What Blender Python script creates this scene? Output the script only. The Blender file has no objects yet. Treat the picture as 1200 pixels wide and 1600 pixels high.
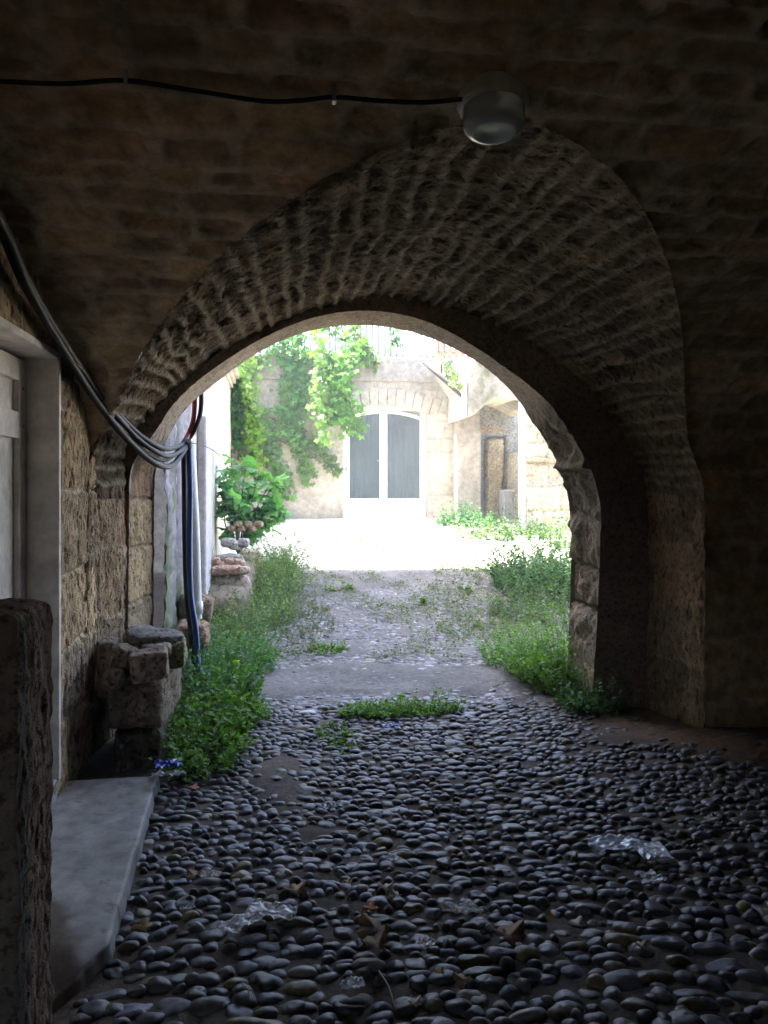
import bpy, math, random
import numpy as np
from mathutils import Vector, Matrix, Euler

# ------------------------------------------------------------------ scene, camera, light
scene = bpy.context.scene
COL = scene.collection
random.seed(7)
RNG = np.random.default_rng(7)

YAW = math.radians(7.86); SA, CA = math.sin(YAW), math.cos(YAW)
FPX, HY, EYE = 1230.0, 762.0, 1.5
cd = bpy.data.cameras.new('camera'); cam = bpy.data.objects.new('camera', cd); COL.objects.link(cam)
cam.location = (0, 0, EYE); cam.rotation_euler = (math.pi / 2, 0, -YAW)
cd.sensor_fit = 'VERTICAL'; cd.sensor_height = 36.0; cd.lens = 36.0 * FPX / 1600.0
cd.shift_y = -(800 - HY) / 1600.0
cd.clip_start = 0.05; cd.clip_end = 2000
scene.camera = cam

SUN_EL, SUN_AZ = math.radians(69), math.radians(3.0)      # sun high on the left, nearly in the plane of the far facade
SUN_DIR = Vector((-math.cos(SUN_EL) * math.cos(SUN_AZ), math.cos(SUN_EL) * math.sin(SUN_AZ), math.sin(SUN_EL)))
world = bpy.data.worlds.new("World"); scene.world = world; world.use_nodes = True
wn = world.node_tree; bg = wn.nodes['Background']
sky = wn.nodes.new('ShaderNodeTexSky'); sky.sky_type = 'NISHITA'; sky.sun_disc = False
sky.sun_elevation = SUN_EL; sky.sun_rotation = math.atan2(SUN_DIR.x, SUN_DIR.y) % (2 * math.pi)
sky.dust_density = 2.5; sky.air_density = 1.0
wn.links.new(sky.outputs[0], bg.inputs[0]); bg.inputs[1].default_value = 0.14
sd = bpy.data.lights.new('sun', 'SUN'); sd.energy = 4.0; sd.angle = math.radians(0.5); sd.color = (1, .96, .88)
so = bpy.data.objects.new('sun', sd); COL.objects.link(so); so.rotation_euler = SUN_DIR.to_track_quat('Z', 'Y').to_euler()
so.location = (-4, 4, 20)
vs = scene.view_settings; scene.display_settings.display_device = 'sRGB'
vs.view_transform = 'Standard'; vs.look = 'None'; vs.gamma = 1; vs.exposure = 3.95
cy = scene.cycles
cy.use_denoising = True; cy.max_bounces = 10; cy.diffuse_bounces = 7; cy.glossy_bounces = 4
cy.transmission_bounces = 6; cy.transparent_max_bounces = 10; cy.caustics_reflective = False; cy.caustics_refractive = False
cy.sample_clamp_indirect = 8

# ------------------------------------------------------------------ helpers: coordinates
def at_depth(px, py, D):
    t = (px - 600) / FPX
    return Vector((D * (SA + CA * t), D * (CA - SA * t), EYE + (HY - py) / FPX * D))
def at_y(px, py, Y):
    t = (px - 600) / FPX
    return at_depth(px, py, Y / (CA - SA * t))
def at_x(px, py, X):
    t = (px - 600) / FPX
    return at_depth(px, py, X / (SA + CA * t))
def gz(x, y):
    y = np.asarray(y, float)
    d = np.clip(y - 5.2, 0, 9.5)
    return .04 * d + .008 * d * d
def gz1(x, y): return float(gz(x, y))
def on_ground(px, py, up=0.0):
    lo, hi = .5, 40.0
    for _ in range(50):
        m = (lo + hi) / 2; p = at_depth(px, py, m)
        if p.z > gz1(p.x, p.y): lo = m
        else: hi = m
    p = at_depth(px, py, lo); p.z = gz1(p.x, p.y) + up
    return p
VZ, VH, VW, VY, VM = 1.723, 1.221, 3.484, .963, 1.523
def vault_z(y):
    q = np.clip(1 - np.abs((np.asarray(y, float) - VY) / VW) ** VM, 0, 1)
    return VZ + VH * q ** (1 / VM)
def on_vault(px, py, down=0.0):
    lo, hi = .5, 8.0
    for _ in range(50):
        m = (lo + hi) / 2; p = at_depth(px, py, m)
        if p.z < float(vault_z(p.y)) - down and p.y < VY + VW: lo = m
        else: hi = m
    return at_depth(px, py, lo)

# ------------------------------------------------------------------ helpers: noise
def _h(ix, iy, iz, seed):
    with np.errstate(over='ignore'):
        n = (ix.astype(np.int64) * 374761393 + iy.astype(np.int64) * 668265263 + iz.astype(np.int64) * 2147483647 + seed * 974634777) & 0xffffffff
        n = ((n ^ (n >> 13)) * 1274126177) & 0xffffffff
        n = (n ^ (n >> 16)) & 0xffffffff
        n = (n * 2246822519) & 0xffffffff
        n = n ^ (n >> 15)
    return (n & 0xffffff) / float(0x1000000)
def vnoise(x, y, z=None, seed=0):
    x = np.asarray(x, float); y = np.asarray(y, float); z = np.zeros_like(x) if z is None else np.asarray(z, float)
    ix, iy, iz = np.floor(x), np.floor(y), np.floor(z)
    fx, fy, fz = x - ix, y - iy, z - iz
    fx = fx * fx * (3 - 2 * fx); fy = fy * fy * (3 - 2 * fy); fz = fz * fz * (3 - 2 * fz)
    r = 0
    for a in (0, 1):
        for b in (0, 1):
            for c in (0, 1):
                w = (fx if a else 1 - fx) * (fy if b else 1 - fy) * (fz if c else 1 - fz)
                r = r + w * _h(ix + a, iy + b, iz + c, seed)
    return r * 2 - 1
def fbm(x, y, z=None, seed=0, octs=4, gain=.5):
    r = 0; a = 1.0; t = 0; k = 1.0
    for o in range(octs):
        r = r + a * vnoise(np.asarray(x) * k, np.asarray(y) * k, None if z is None else np.asarray(z) * k, seed + o * 17)
        t += a; a *= gain; k *= 2.03
    return r / t
def sstep(a, b, x):
    t = np.clip((np.asarray(x, float) - a) / (b - a), 0, 1); return t * t * (3 - 2 * t)

def stones(S, T, hs, ls, seed, warp=.02, wf=2.5, hvar=.25, lvar=.35):
    rg = np.random.default_rng(seed)
    S2 = S + warp * fbm(S * wf, T * wf, None, seed + 1, 3); T2 = T + warp * fbm(S * wf, T * wf, None, seed + 9, 3)
    s0, s1, t0, t1 = S2.min() - .01, S2.max() + .01, T2.min() - .01, T2.max() + .01
    b = [s0 - hs * rg.random()]
    while b[-1] <= s1: b.append(b[-1] + hs * (1 + hvar * (rg.random() * 2 - 1)))
    b = np.array(b); k = np.clip(np.searchsorted(b, S2, side='right') - 1, 0, len(b) - 2)
    dS = np.minimum(S2 - b[k], b[k + 1] - S2); dT = np.zeros_like(dS); idn = np.zeros_like(k); tc = np.zeros_like(dS)
    for c in range(len(b) - 1):
        m = k == c
        j = [t0 - ls * rg.random()]
        while j[-1] <= t1: j.append(j[-1] + ls * (1 + lvar * (rg.random() * 2 - 1)))
        j = np.array(j)
        if not m.any(): continue
        q = np.clip(np.searchsorted(j, T2[m], side='right') - 1, 0, len(j) - 2)
        dT[m] = np.minimum(T2[m] - j[q], j[q + 1] - T2[m]); idn[m] = q + 1000 * c
    d = dS * dT / np.sqrt(dS * dS + dT * dT + 1e-9)
    r1 = _h(idn, idn * 0 + 3, idn * 0, seed); r2 = _h(idn, idn * 0 + 7, idn * 0, seed); r3 = _h(idn, idn * 0 + 11, idn * 0, seed)
    return d, dS, dT, r1, r2, r3, k

# ------------------------------------------------------------------ helpers: meshes and objects
def mk_mesh(name, V, F, col=None, smooth=True):
    """F: list of (n,k) int arrays (quads / tris)"""
    me = bpy.data.meshes.new(name)
    V = np.asarray(V, np.float32); 
    if not isinstance(F, (list, tuple)): F = [F]
    F = [np.asarray(f, np.int32) for f in F if len(f)]
    loops = np.concatenate([f.ravel() for f in F]); tot = np.concatenate([np.full(len(f), f.shape[1], np.int32) for f in F])
    start = np.concatenate([[0], np.cumsum(tot)[:-1]]).astype(np.int32)
    me.vertices.add(len(V)); me.vertices.foreach_set('co', V.ravel())
    me.loops.add(len(loops)); me.loops.foreach_set('vertex_index', loops)
    me.polygons.add(len(tot)); me.polygons.foreach_set('loop_start', start); me.polygons.foreach_set('loop_total', tot)
    me.update(calc_edges=True)
    me.polygons.foreach_set('use_smooth', np.full(len(tot), bool(smooth)))
    if col is not None:
        c = np.ones((len(V), 4), np.float32); c[:, :3] = col
        at = me.color_attributes.new('Col', 'FLOAT_COLOR', 'POINT'); at.data.foreach_set('color', c.ravel())
    me.update(); me.validate(); return me
def link(name, me, mat, parent=None, **kw):
    o = bpy.data.objects.new(name, me); COL.objects.link(o)
    if me is not None and mat is not None:
        for m in (mat if isinstance(mat, (list, tuple)) else [mat]): me.materials.append(m)
    if parent is not None:
        o.parent = parent; bpy_l = WL[parent.name]; o.matrix_parent_inverse = Matrix.Translation(-bpy_l)
        WL[o.name] = Vector((0, 0, 0)) if parent.name not in WL else bpy_l * 0
    else: WL[o.name] = Vector((0, 0, 0))
    for k, v in kw.items(): o[k] = v
    return o
WL = {}
def thing(name, loc, label, category, group=None):
    o = bpy.data.objects.new(name, None); COL.objects.link(o); o.location = loc; o.empty_display_size = .1
    WL[o.name] = Vector(loc); o['label'] = label; o['category'] = category
    if group: o['group'] = group
    return o
def tag(o, label, category, group=None):
    o['label'] = label; o['category'] = category
    if group: o['group'] = group
    return o
def struct(o): o['kind'] = 'structure'; return o
def center_origin(o):
    """move a top-level mesh's origin to its base"""
    me = o.data; n = len(me.vertices); a = np.empty(n * 3, np.float32); me.vertices.foreach_get('co', a); a = a.reshape(-1, 3)
    c = np.array([(a[:, 0].min() + a[:, 0].max()) / 2, (a[:, 1].min() + a[:, 1].max()) / 2, a[:, 2].min()], np.float32)
    me.vertices.foreach_set('co', (a - c).ravel()); me.update(); o.location = Vector(c.tolist()); return o

class MB:
    """collects small pieces into one mesh"""
    def __init__(s): s.v = []; s.f = []; s.n = 0; s.c = []
    def add(s, V, F, col=None):
        V = np.asarray(V, float)
        s.v.append(V)
        for f in F: s.f.append([int(i) + s.n for i in f])
        s.n += len(V); s.c.append(np.tile(np.array(col if col is not None else (1, 1, 1), float), (len(V), 1)) if np.ndim(col) < 2 else col)
        return s
    def box(s, x0, x1, y0, y1, z0, z1, col=None):
        V = [(x, y, z) for x in (x0, x1) for y in (y0, y1) for z in (z0, z1)]
        return s.add(V, [(0, 1, 3, 2), (4, 6, 7, 5), (0, 4, 5, 1), (2, 3, 7, 6), (0, 2, 6, 4), (1, 5, 7, 3)], col)
    def prism(s, pts, d, col=None):
        """pts: planar polygon (3D), extruded by vector d"""
        P = [Vector(p) for p in pts]; n = len(P); d = Vector(d)
        V = [tuple(p) for p in P] + [tuple(p + d) for p in P]
        F = [tuple(range(n)), tuple(range(2 * n - 1, n - 1, -1))] + [(i, i + n, (i + 1) % n + n, (i + 1) % n) for i in range(n)]
        return s.add(V, F, col)
    def tube(s, pts, r, seg=8, col=None, cap=True):
        P = [Vector(p) for p in pts]; n = len(P); V = []; F = []
        rr = r if isinstance(r, (list, tuple, np.ndarray)) else [r] * n
        up = Vector((0, 0, 1)); prev = None
        for i in range(n):
            t = (P[min(i + 1, n - 1)] - P[max(i - 1, 0)]).normalized()
            if prev is None:
                a = t.cross(up)
                if a.length < 1e-3: a = t.cross(Vector((1, 0, 0)))
                a.normalize()
            else:
                a = (prev - t * prev.dot(t)).normalized()
            prev = a; b = t.cross(a)
            for k in range(seg):
                q = 2 * math.pi * k / seg
                V.append(tuple(P[i] + (a * math.cos(q) + b * math.sin(q)) * rr[i]))
        for i in range(n - 1):
            for k in range(seg):
                F.append((i * seg + k, i * seg + (k + 1) % seg, (i + 1) * seg + (k + 1) % seg, (i + 1) * seg + k))
        if cap: F.append(tuple(range(seg - 1, -1, -1))); F.append(tuple((n - 1) * seg + k for k in range(seg)))
        return s.add(V, F, col)
    def lathe(s, c, prof, seg=32, axis=None, col=None):
        V = []; F = []; n = len(prof); ax = Matrix.Identity(3) if axis is None else axis
        for (r, z) in prof:
            for k in range(seg):
                q = 2 * math.pi * k / seg
                V.append(tuple(Vector(c) + ax @ Vector((r * math.cos(q), r * math.sin(q), z))))
        for i in range(n - 1):
            for k in range(seg): F.append((i * seg + k, i * seg + (k + 1) % seg, (i + 1) * seg + (k + 1) % seg, (i + 1) * seg + k))
        F.append(tuple(range(seg - 1, -1, -1))); F.append(tuple((n - 1) * seg + k for k in range(seg)))
        return s.add(V, F, col)
    def mesh(s, name, smooth=False, bevel=0):
        me = bpy.data.meshes.new(name); V = np.concatenate(s.v)
        me.from_pydata(V.tolist(), [], s.f); me.update()
        at = me.color_attributes.new('Col', 'FLOAT_COLOR', 'POINT'); c = np.ones((len(V), 4), np.float32); c[:, :3] = np.concatenate(s.c)
        at.data.foreach_set('color', c.ravel())
        me.polygons.foreach_set('use_smooth', np.full(len(me.polygons), bool(smooth)))
        return me
    def obj(s, name, mat, parent=None, smooth=False, bevel=0):
        o = link(name, s.mesh(name, smooth), mat, parent)
        if bevel:
            m = o.modifiers.new('bevel', 'BEVEL'); m.width = bevel; m.segments = 2; m.limit_method = 'ANGLE'
        return o

def spline(P, n):
    """Catmull-Rom through points"""
    P = [Vector(p) for p in P]; P = [P[0] * 2 - P[1]] + P + [P[-1] * 2 - P[-2]]; out = []
    segs = len(P) - 3
    for i in range(segs):
        for k in range(n):
            t = k / n; a, b, c, d = P[i:i + 4]
            out.append(.5 * ((2 * b) + (c - a) * t + (2 * a - 5 * b + 4 * c - d) * t * t + (3 * b - a - 3 * c + d) * t ** 3))
    out.append(P[-2]); return out

def grid_surface(name, P, disp, col, inward, mat, parent=None, mask=None, swap=False, post=None):
    """P (n,m,3) base grid, disp along normal pointing to `inward` side, mask (n-1,m-1) faces kept"""
    n, m = P.shape[:2]
    du = np.gradient(P, axis=0); dv = np.gradient(P, axis=1)
    N = np.cross(du, dv); N /= np.linalg.norm(N, axis=2, keepdims=True) + 1e-12
    if np.ndim(inward) == 1:
        sg = np.sign(((np.asarray(inward) - P) * N).sum(2).mean())
        flip = sg < 0; N = N * sg
    V = P + N * disp[..., None]
    if post is not None: V = post(V)
    idx = np.arange(n * m).reshape(n, m)
    F = np.stack([idx[:-1, :-1], idx[1:, :-1], idx[1:, 1:], idx[:-1, 1:]], -1)
    if flip: F = F[..., ::-1]
    F = F[mask] if mask is not None else F.reshape(-1, 4)
    F = F.reshape(-1, 4); used = np.unique(F); mp = np.full(n * m, -1); mp[used] = np.arange(len(used))
    me = mk_mesh(name, V.reshape(-1, 3)[used], [mp[F]], np.asarray(col).reshape(-1, 3)[used])
    return link(name, me, mat, parent)

# ------------------------------------------------------------------ materials
def new_mat(name):
    m = bpy.data.materials.new(name); m.use_nodes = True; nt = m.node_tree; b = nt.nodes['Principled BSDF']; return m, nt, b
def N_(nt, t, **kw):
    n = nt.nodes.new(t)
    for k, v in kw.items():
        if isinstance(k, str) and hasattr(n, k): setattr(n, k, v)
        else: n.inputs[k].default_value = v
    return n
def noise(nt, co, scale, detail=6, rough=.6, stretch=None):
    n = nt.nodes.new('ShaderNodeTexNoise'); n.inputs['Scale'].default_value = scale; n.inputs['Detail'].default_value = detail; n.inputs['Roughness'].default_value = rough
    if stretch:
        mp = nt.nodes.new('ShaderNodeMapping'); mp.inputs['Scale'].default_value = stretch; nt.links.new(co, mp.inputs[0]); co = mp.outputs[0]
    nt.links.new(co, n.inputs['Vector']); return n.outputs['Fac']
def ramp(nt, fac, stops):
    r = nt.nodes.new('ShaderNodeValToRGB'); e = r.color_ramp.elements
    while len(e) > 1: e.remove(e[0])
    e[0].position = stops[0][0]; e[0].color = tuple(stops[0][1]) + (1,)
    for p, c in stops[1:]:
        x = e.new(p); x.color = tuple(c) + (1,)
    nt.links.new(fac, r.inputs[0]); return r.outputs[0]
def mixc(nt, a, b, fac, mode='MIX'):
    m = nt.nodes.new('ShaderNodeMix'); m.data_type = 'RGBA'; m.blend_type = mode
    for sock, v in ((m.inputs[0], fac), (m.inputs[6], a), (m.inputs[7], b)):
        if isinstance(v, (int, float)): sock.default_value = v
        elif isinstance(v, tuple): sock.default_value = v + (1,)
        else: nt.links.new(v, sock)
    return m.outputs[2]
def rough_mat(name, detail_scale=18, contrast=.5, bump=.4, bump_dist=.02, rough=.95, pits=0.0, pit_scale=(30, 30, 12), spec=.25, base=None, dirt=None):
    m, nt, b = new_mat(name); L = nt.links
    tc = nt.nodes.new('ShaderNodeTexCoord').outputs['Object']
    if base is None:
        at = nt.nodes.new('ShaderNodeAttribute'); at.attribute_name = 'Col'; c = at.outputs['Color']
    else:
        rgb = nt.nodes.new('ShaderNodeRGB'); rgb.outputs[0].default_value = tuple(base) + (1,); c = rgb.outputs[0]
    n1 = noise(nt, tc, detail_scale, 10, .68); n2 = noise(nt, tc, detail_scale * .12, 5, .6)
    lo, hi = 1 - contrast, 1 + contrast
    c = mixc(nt, c, ramp(nt, n1, [(.3, (lo,) * 3), (.7, (hi,) * 3)]), 1.0, 'MULTIPLY')
    c = mixc(nt, c, ramp(nt, n2, [(.3, (1 - contrast * .5,) * 3), (.7, (1 + contrast * .5, 1 + contrast * .47, 1 + contrast * .4))]), 1.0, 'MULTIPLY')
    hgt = n1
    ma = nt.nodes.new('ShaderNodeMath'); ma.operation = 'MULTIPLY_ADD'; L.new(noise(nt, tc, detail_scale * 6, 4, .6), ma.inputs[0]); ma.inputs[1].default_value = .3; L.new(n1, ma.inputs[2]); hgt = ma.outputs[0]
    if pits:
        pn = noise(nt, tc, 1.0, 4, .62, pit_scale)
        pr = ramp(nt, pn, [(.36, (0, 0, 0)), (.47, (1, 1, 1))])
        mb = nt.nodes.new('ShaderNodeMath'); mb.operation = 'MULTIPLY_ADD'; L.new(pr, mb.inputs[0]); mb.inputs[1].default_value = pits; L.new(hgt, mb.inputs[2]); hgt = mb.outputs[0]
        c = mixc(nt, mixc(nt, c, (.45, .4, .36), 1.0, 'MULTIPLY'), c, pr)
    L.new(c, b.inputs['Base Color']); b.inputs['Roughness'].default_value = rough; b.inputs['Specular IOR Level'].default_value = spec
    bp = nt.nodes.new('ShaderNodeBump'); bp.inputs['Strength'].default_value = bump; bp.inputs['Distance'].default_value = bump_dist
    L.new(hgt, bp.inputs['Height']); L.new(bp.outputs[0], b.inputs['Normal'])
    return m
def plain_mat(name, color, rough=.6, metal=0, spec=.5, var=.12, bump=.05, scale=30, attr=False):
    m, nt, b = new_mat(name); L = nt.links
    tc = nt.nodes.new('ShaderNodeTexCoord').outputs['Object']
    n1 = noise(nt, tc, scale, 6, .6)
    if attr:
        at = nt.nodes.new('ShaderNodeAttribute'); at.attribute_name = 'Col'; base = at.outputs['Color']
    else: base = tuple(color)
    c = mixc(nt, base, ramp(nt, n1, [(.3, (1 - var,) * 3), (.7, (1 + var,) * 3)]), 1.0, 'MULTIPLY')
    L.new(c, b.inputs['Base Color']); b.inputs['Roughness'].default_value = rough; b.inputs['Metallic'].default_value = metal; b.inputs['Specular IOR Level'].default_value = spec
    bp = nt.nodes.new('ShaderNodeBump'); bp.inputs['Strength'].default_value = bump; bp.inputs['Distance'].default_value = .01
    L.new(n1, bp.inputs['Height']); L.new(bp.outputs[0], b.inputs['Normal'])
    return m
def leaf_mat(name, trans=.35, rough=.5):
    m, nt, b = new_mat(name); L = nt.links
    at = nt.nodes.new('ShaderNodeAttribute'); at.attribute_name = 'Col'
    L.new(at.outputs['Color'], b.inputs['Base Color']); b.inputs['Roughness'].default_value = rough; b.inputs['Specular IOR Level'].default_value = .35
    tr = nt.nodes.new('ShaderNodeBsdfTranslucent')
    L.new(mixc(nt, at.outputs['Color'], (1.5, 1.7, .5), 1.0, 'MULTIPLY'), tr.inputs[0])
    mx = nt.nodes.new('ShaderNodeMixShader'); mx.inputs[0].default_value = trans
    L.new(b.outputs[0], mx.inputs[1]); L.new(tr.outputs[0], mx.inputs[2]); L.new(mx.outputs[0], nt.nodes['Material Output'].inputs[0])
    return m
def film_mat(name, color=(.9, .92, .95), op=.35):
    m, nt, b = new_mat(name); L = nt.links
    b.inputs['Base Color'].default_value = color + (1,); b.inputs['Roughness'].default_value = .22; b.inputs['Specular IOR Level'].default_value = .8
    tp = nt.nodes.new('ShaderNodeBsdfTransparent'); mx = nt.nodes.new('ShaderNodeMixShader')
    tc = nt.nodes.new('ShaderNodeTexCoord').outputs['Object']
    r = ramp(nt, noise(nt, tc, 25, 4, .6), [(.4, (op * .6,) * 3), (.6, (min(1, op * 1.6),) * 3)])
    L.new(r, mx.inputs[0]); L.new(tp.outputs[0], mx.inputs[1]); L.new(b.outputs[0], mx.inputs[2]); L.new(mx.outputs[0], nt.nodes['Material Output'].inputs[0])
    return m

M_STONE = rough_mat('tufa_stone', 16, .45, .75, .03, .97, pits=.6, pit_scale=(38, 38, 24))
M_VAULT = rough_mat('vault_stone', 13, .5, .6, .03, .97)
M_ASHLAR = rough_mat('pitted_ashlar', 20, .4, .8, .035, .97, pits=.9, pit_scale=(34, 34, 15))
M_RING = rough_mat('arch_stone', 26, .35, .6, .02, .95, pits=.5, pit_scale=(45, 45, 45))
M_PLASTER = rough_mat('weathered_plaster', 12, .34, .5, .025, .92)
M_COBBLE = rough_mat('river_cobble', 34, .55, .3, .008, .50, spec=.45)
M_GROUND = rough_mat('packed_earth', 30, .45, .6, .015, .9)
M_ROCK = rough_mat('rubble_rock', 22, .5, .8, .02, .95, pits=.5, pit_scale=(40, 40, 40))
M_CONC = rough_mat('smooth_concrete', 14, .34, .3, .008, .72, spec=.3)
M_LEAF = leaf_mat('weed_leaf', .38)
M_VINE = leaf_mat('vine_leaf', .45)
M_DRY = leaf_mat('dry_leaf', .15, .8)
M_STEM = plain_mat('plant_stem', (.12, .13, .05), .8, attr=True)
M_WHITEP = plain_mat('white_painted_wood', (.72, .72, .70), .45, var=.08)
M_OLDPAINT = rough_mat('old_grey_paint', 9, .30, .25, .006, .75, base=(.74, .69, .63))
M_BLACK = plain_mat('black_cable_sheath', (.014, .014, .016), .55, spec=.25, bump=.02)
M_BLUE = plain_mat('blue_conduit_plastic', (.012, .07, .26), .35, bump=.02)
M_RED = plain_mat('red_cable_sheath', (.24, .02, .02), .4, bump=.02)
M_PIPE = plain_mat('white_pipe_plastic', (.6, .62, .63), .4, var=.06)
M_METAL = plain_mat('grey_metal', (.35, .36, .38), .45, .6)
M_DARK = plain_mat('dark_interior', (.06, .065, .07), .9)
M_FILM = film_mat('clear_plastic', op=.5)
M_ORANGE = plain_mat('orange_paint', (.55, .14, .06), .6)

STONE_A = np.array((.42, .30, .17)); STONE_B = np.array((.32, .24, .155)); STONE_R = np.array((.33, .20, .13)); MORT = np.array((.48, .41, .31))
def mixa(a, b, t): return a + (b - a) * np.asarray(t)[..., None]
def stone_col(r1, r2, r3, mort_t, seed_noise):
    c = mixa(STONE_A, STONE_B, sstep(.1, .9, r1)); c = mixa(c, np.broadcast_to(STONE_R, c.shape), sstep(.78, .95, r2) * .7)
    c = c * (.75 + .5 * r3)[..., None]
    c = c * (1 + .25 * seed_noise)[..., None]
    return mixa(c, np.broadcast_to(MORT, c.shape), mort_t)

# ================================================================== GROUND
def axis_pts(fine0, fine1, step, far0, far1, grow=1.35, mid=None):
    a = list(np.arange(fine0, fine1, step)) + [fine1]
    s = step * 4; x = fine1
    while x < far1: x += s; s *= grow; a.append(min(x, far1))
    s = step * 4; x = fine0; b = []
    while x > far0: x -= s; s *= grow; b.append(max(x, far0))
    return np.array(b[::-1] + a)
def dirt_amount(x, y):
    """0..1 where earth covers the cobbles"""
    n = fbm(x * 1.6, y * 1.6, None, 31, 4)
    d = sstep(.25, .5, n) * .6 * sstep(4.0, 6.0, y)
    # worn strip inside the passage, left of the middle
    p = at_px[(450, 1230)]
    e = np.sqrt(((x - p[0] + .06 * np.sin(y * 5)) / .17) ** 2 + ((y - p[1]) / .8) ** 2)
    d = np.maximum(d, .8 * (1 - sstep(.4, 1.3, e + .6 * n + .25 * fbm(x * 9, y * 9, None, 37, 2))))
    # smoother band just outside the arch
    e = np.abs(y - 5.95 - .05 * np.sin(x * 3)) / .42
    d = np.maximum(d, (1 - sstep(.75, 1.15, e + .3 * n)))
    # earth swept to the foot of the right pier
    lim = 4.45 - .55 * sstep(1.9, 2.6, x) - .1 * n
    d = np.maximum(d, sstep(-.15, .1, y - lim) * sstep(1.75, 2.2, x + .3 * n) * sstep(5.6, 5.3, y))
    d = np.maximum(d, sstep(8.2, 9.4, y + n * 1.6))
    d = np.maximum(d, sstep(-.25, -.45, x + .15 * n) * sstep(4.0, 4.6, y))
    return np.clip(d, 0, 1)
at_px = {(450, 1230): tuple(on_ground(450, 1230)[:2])}
def ground_relief(x, y):
    d = dirt_amount(x, y)
    near = sstep(.8, 1.4, y) * sstep(14, 12, y)
    heap = .05 * np.exp(-(((x - 2.6) / .5) ** 2 + ((y - 4.25) / .3) ** 2))
    return (-.012 + .024 * d + .007 * fbm(x * 9, y * 9, None, 5, 4) + .003 * fbm(x * 30, y * 30, None, 6, 3) + .012 * fbm(x * 1.1, y * 1.1, None, 8, 3)) * near + heap
def build_ground():
    xs = axis_pts(-1.0, 4.4, .022, -300, 300); ys = axis_pts(1.3, 11.2, .024, -300, 300)
    X, Y = np.meshgrid(xs, ys, indexing='ij')
    Z = gz(X, Y) + ground_relief(X, Y)
    d = dirt_amount(X, Y)
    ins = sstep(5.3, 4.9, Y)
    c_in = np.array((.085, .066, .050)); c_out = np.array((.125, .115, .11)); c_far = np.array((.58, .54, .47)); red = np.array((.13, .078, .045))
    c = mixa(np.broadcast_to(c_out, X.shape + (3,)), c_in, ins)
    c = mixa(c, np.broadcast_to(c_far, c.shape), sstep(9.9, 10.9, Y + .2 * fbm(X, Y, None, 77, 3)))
    c = mixa(c, np.broadcast_to(np.array((.13, .09, .06)), c.shape), sstep(-.35, -.6, X + .1 * fbm(X * 4, Y * 4, None, 91, 3)) * sstep(2.8, 2.4, Y) * sstep(0, 1, Y))
    c = mixa(c, np.broadcast_to(np.array((.11, .095, .075)), c.shape), sstep(-2.6, -3.2, Y))
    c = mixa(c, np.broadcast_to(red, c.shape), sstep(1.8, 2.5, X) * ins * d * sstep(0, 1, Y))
    c = c * (1 + .35 * fbm(X * 3, Y * 3, None, 4, 4))[..., None]
    P = np.stack([X, Y, Z], -1)
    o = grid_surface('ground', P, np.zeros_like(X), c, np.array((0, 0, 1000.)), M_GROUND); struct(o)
build_ground()

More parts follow.
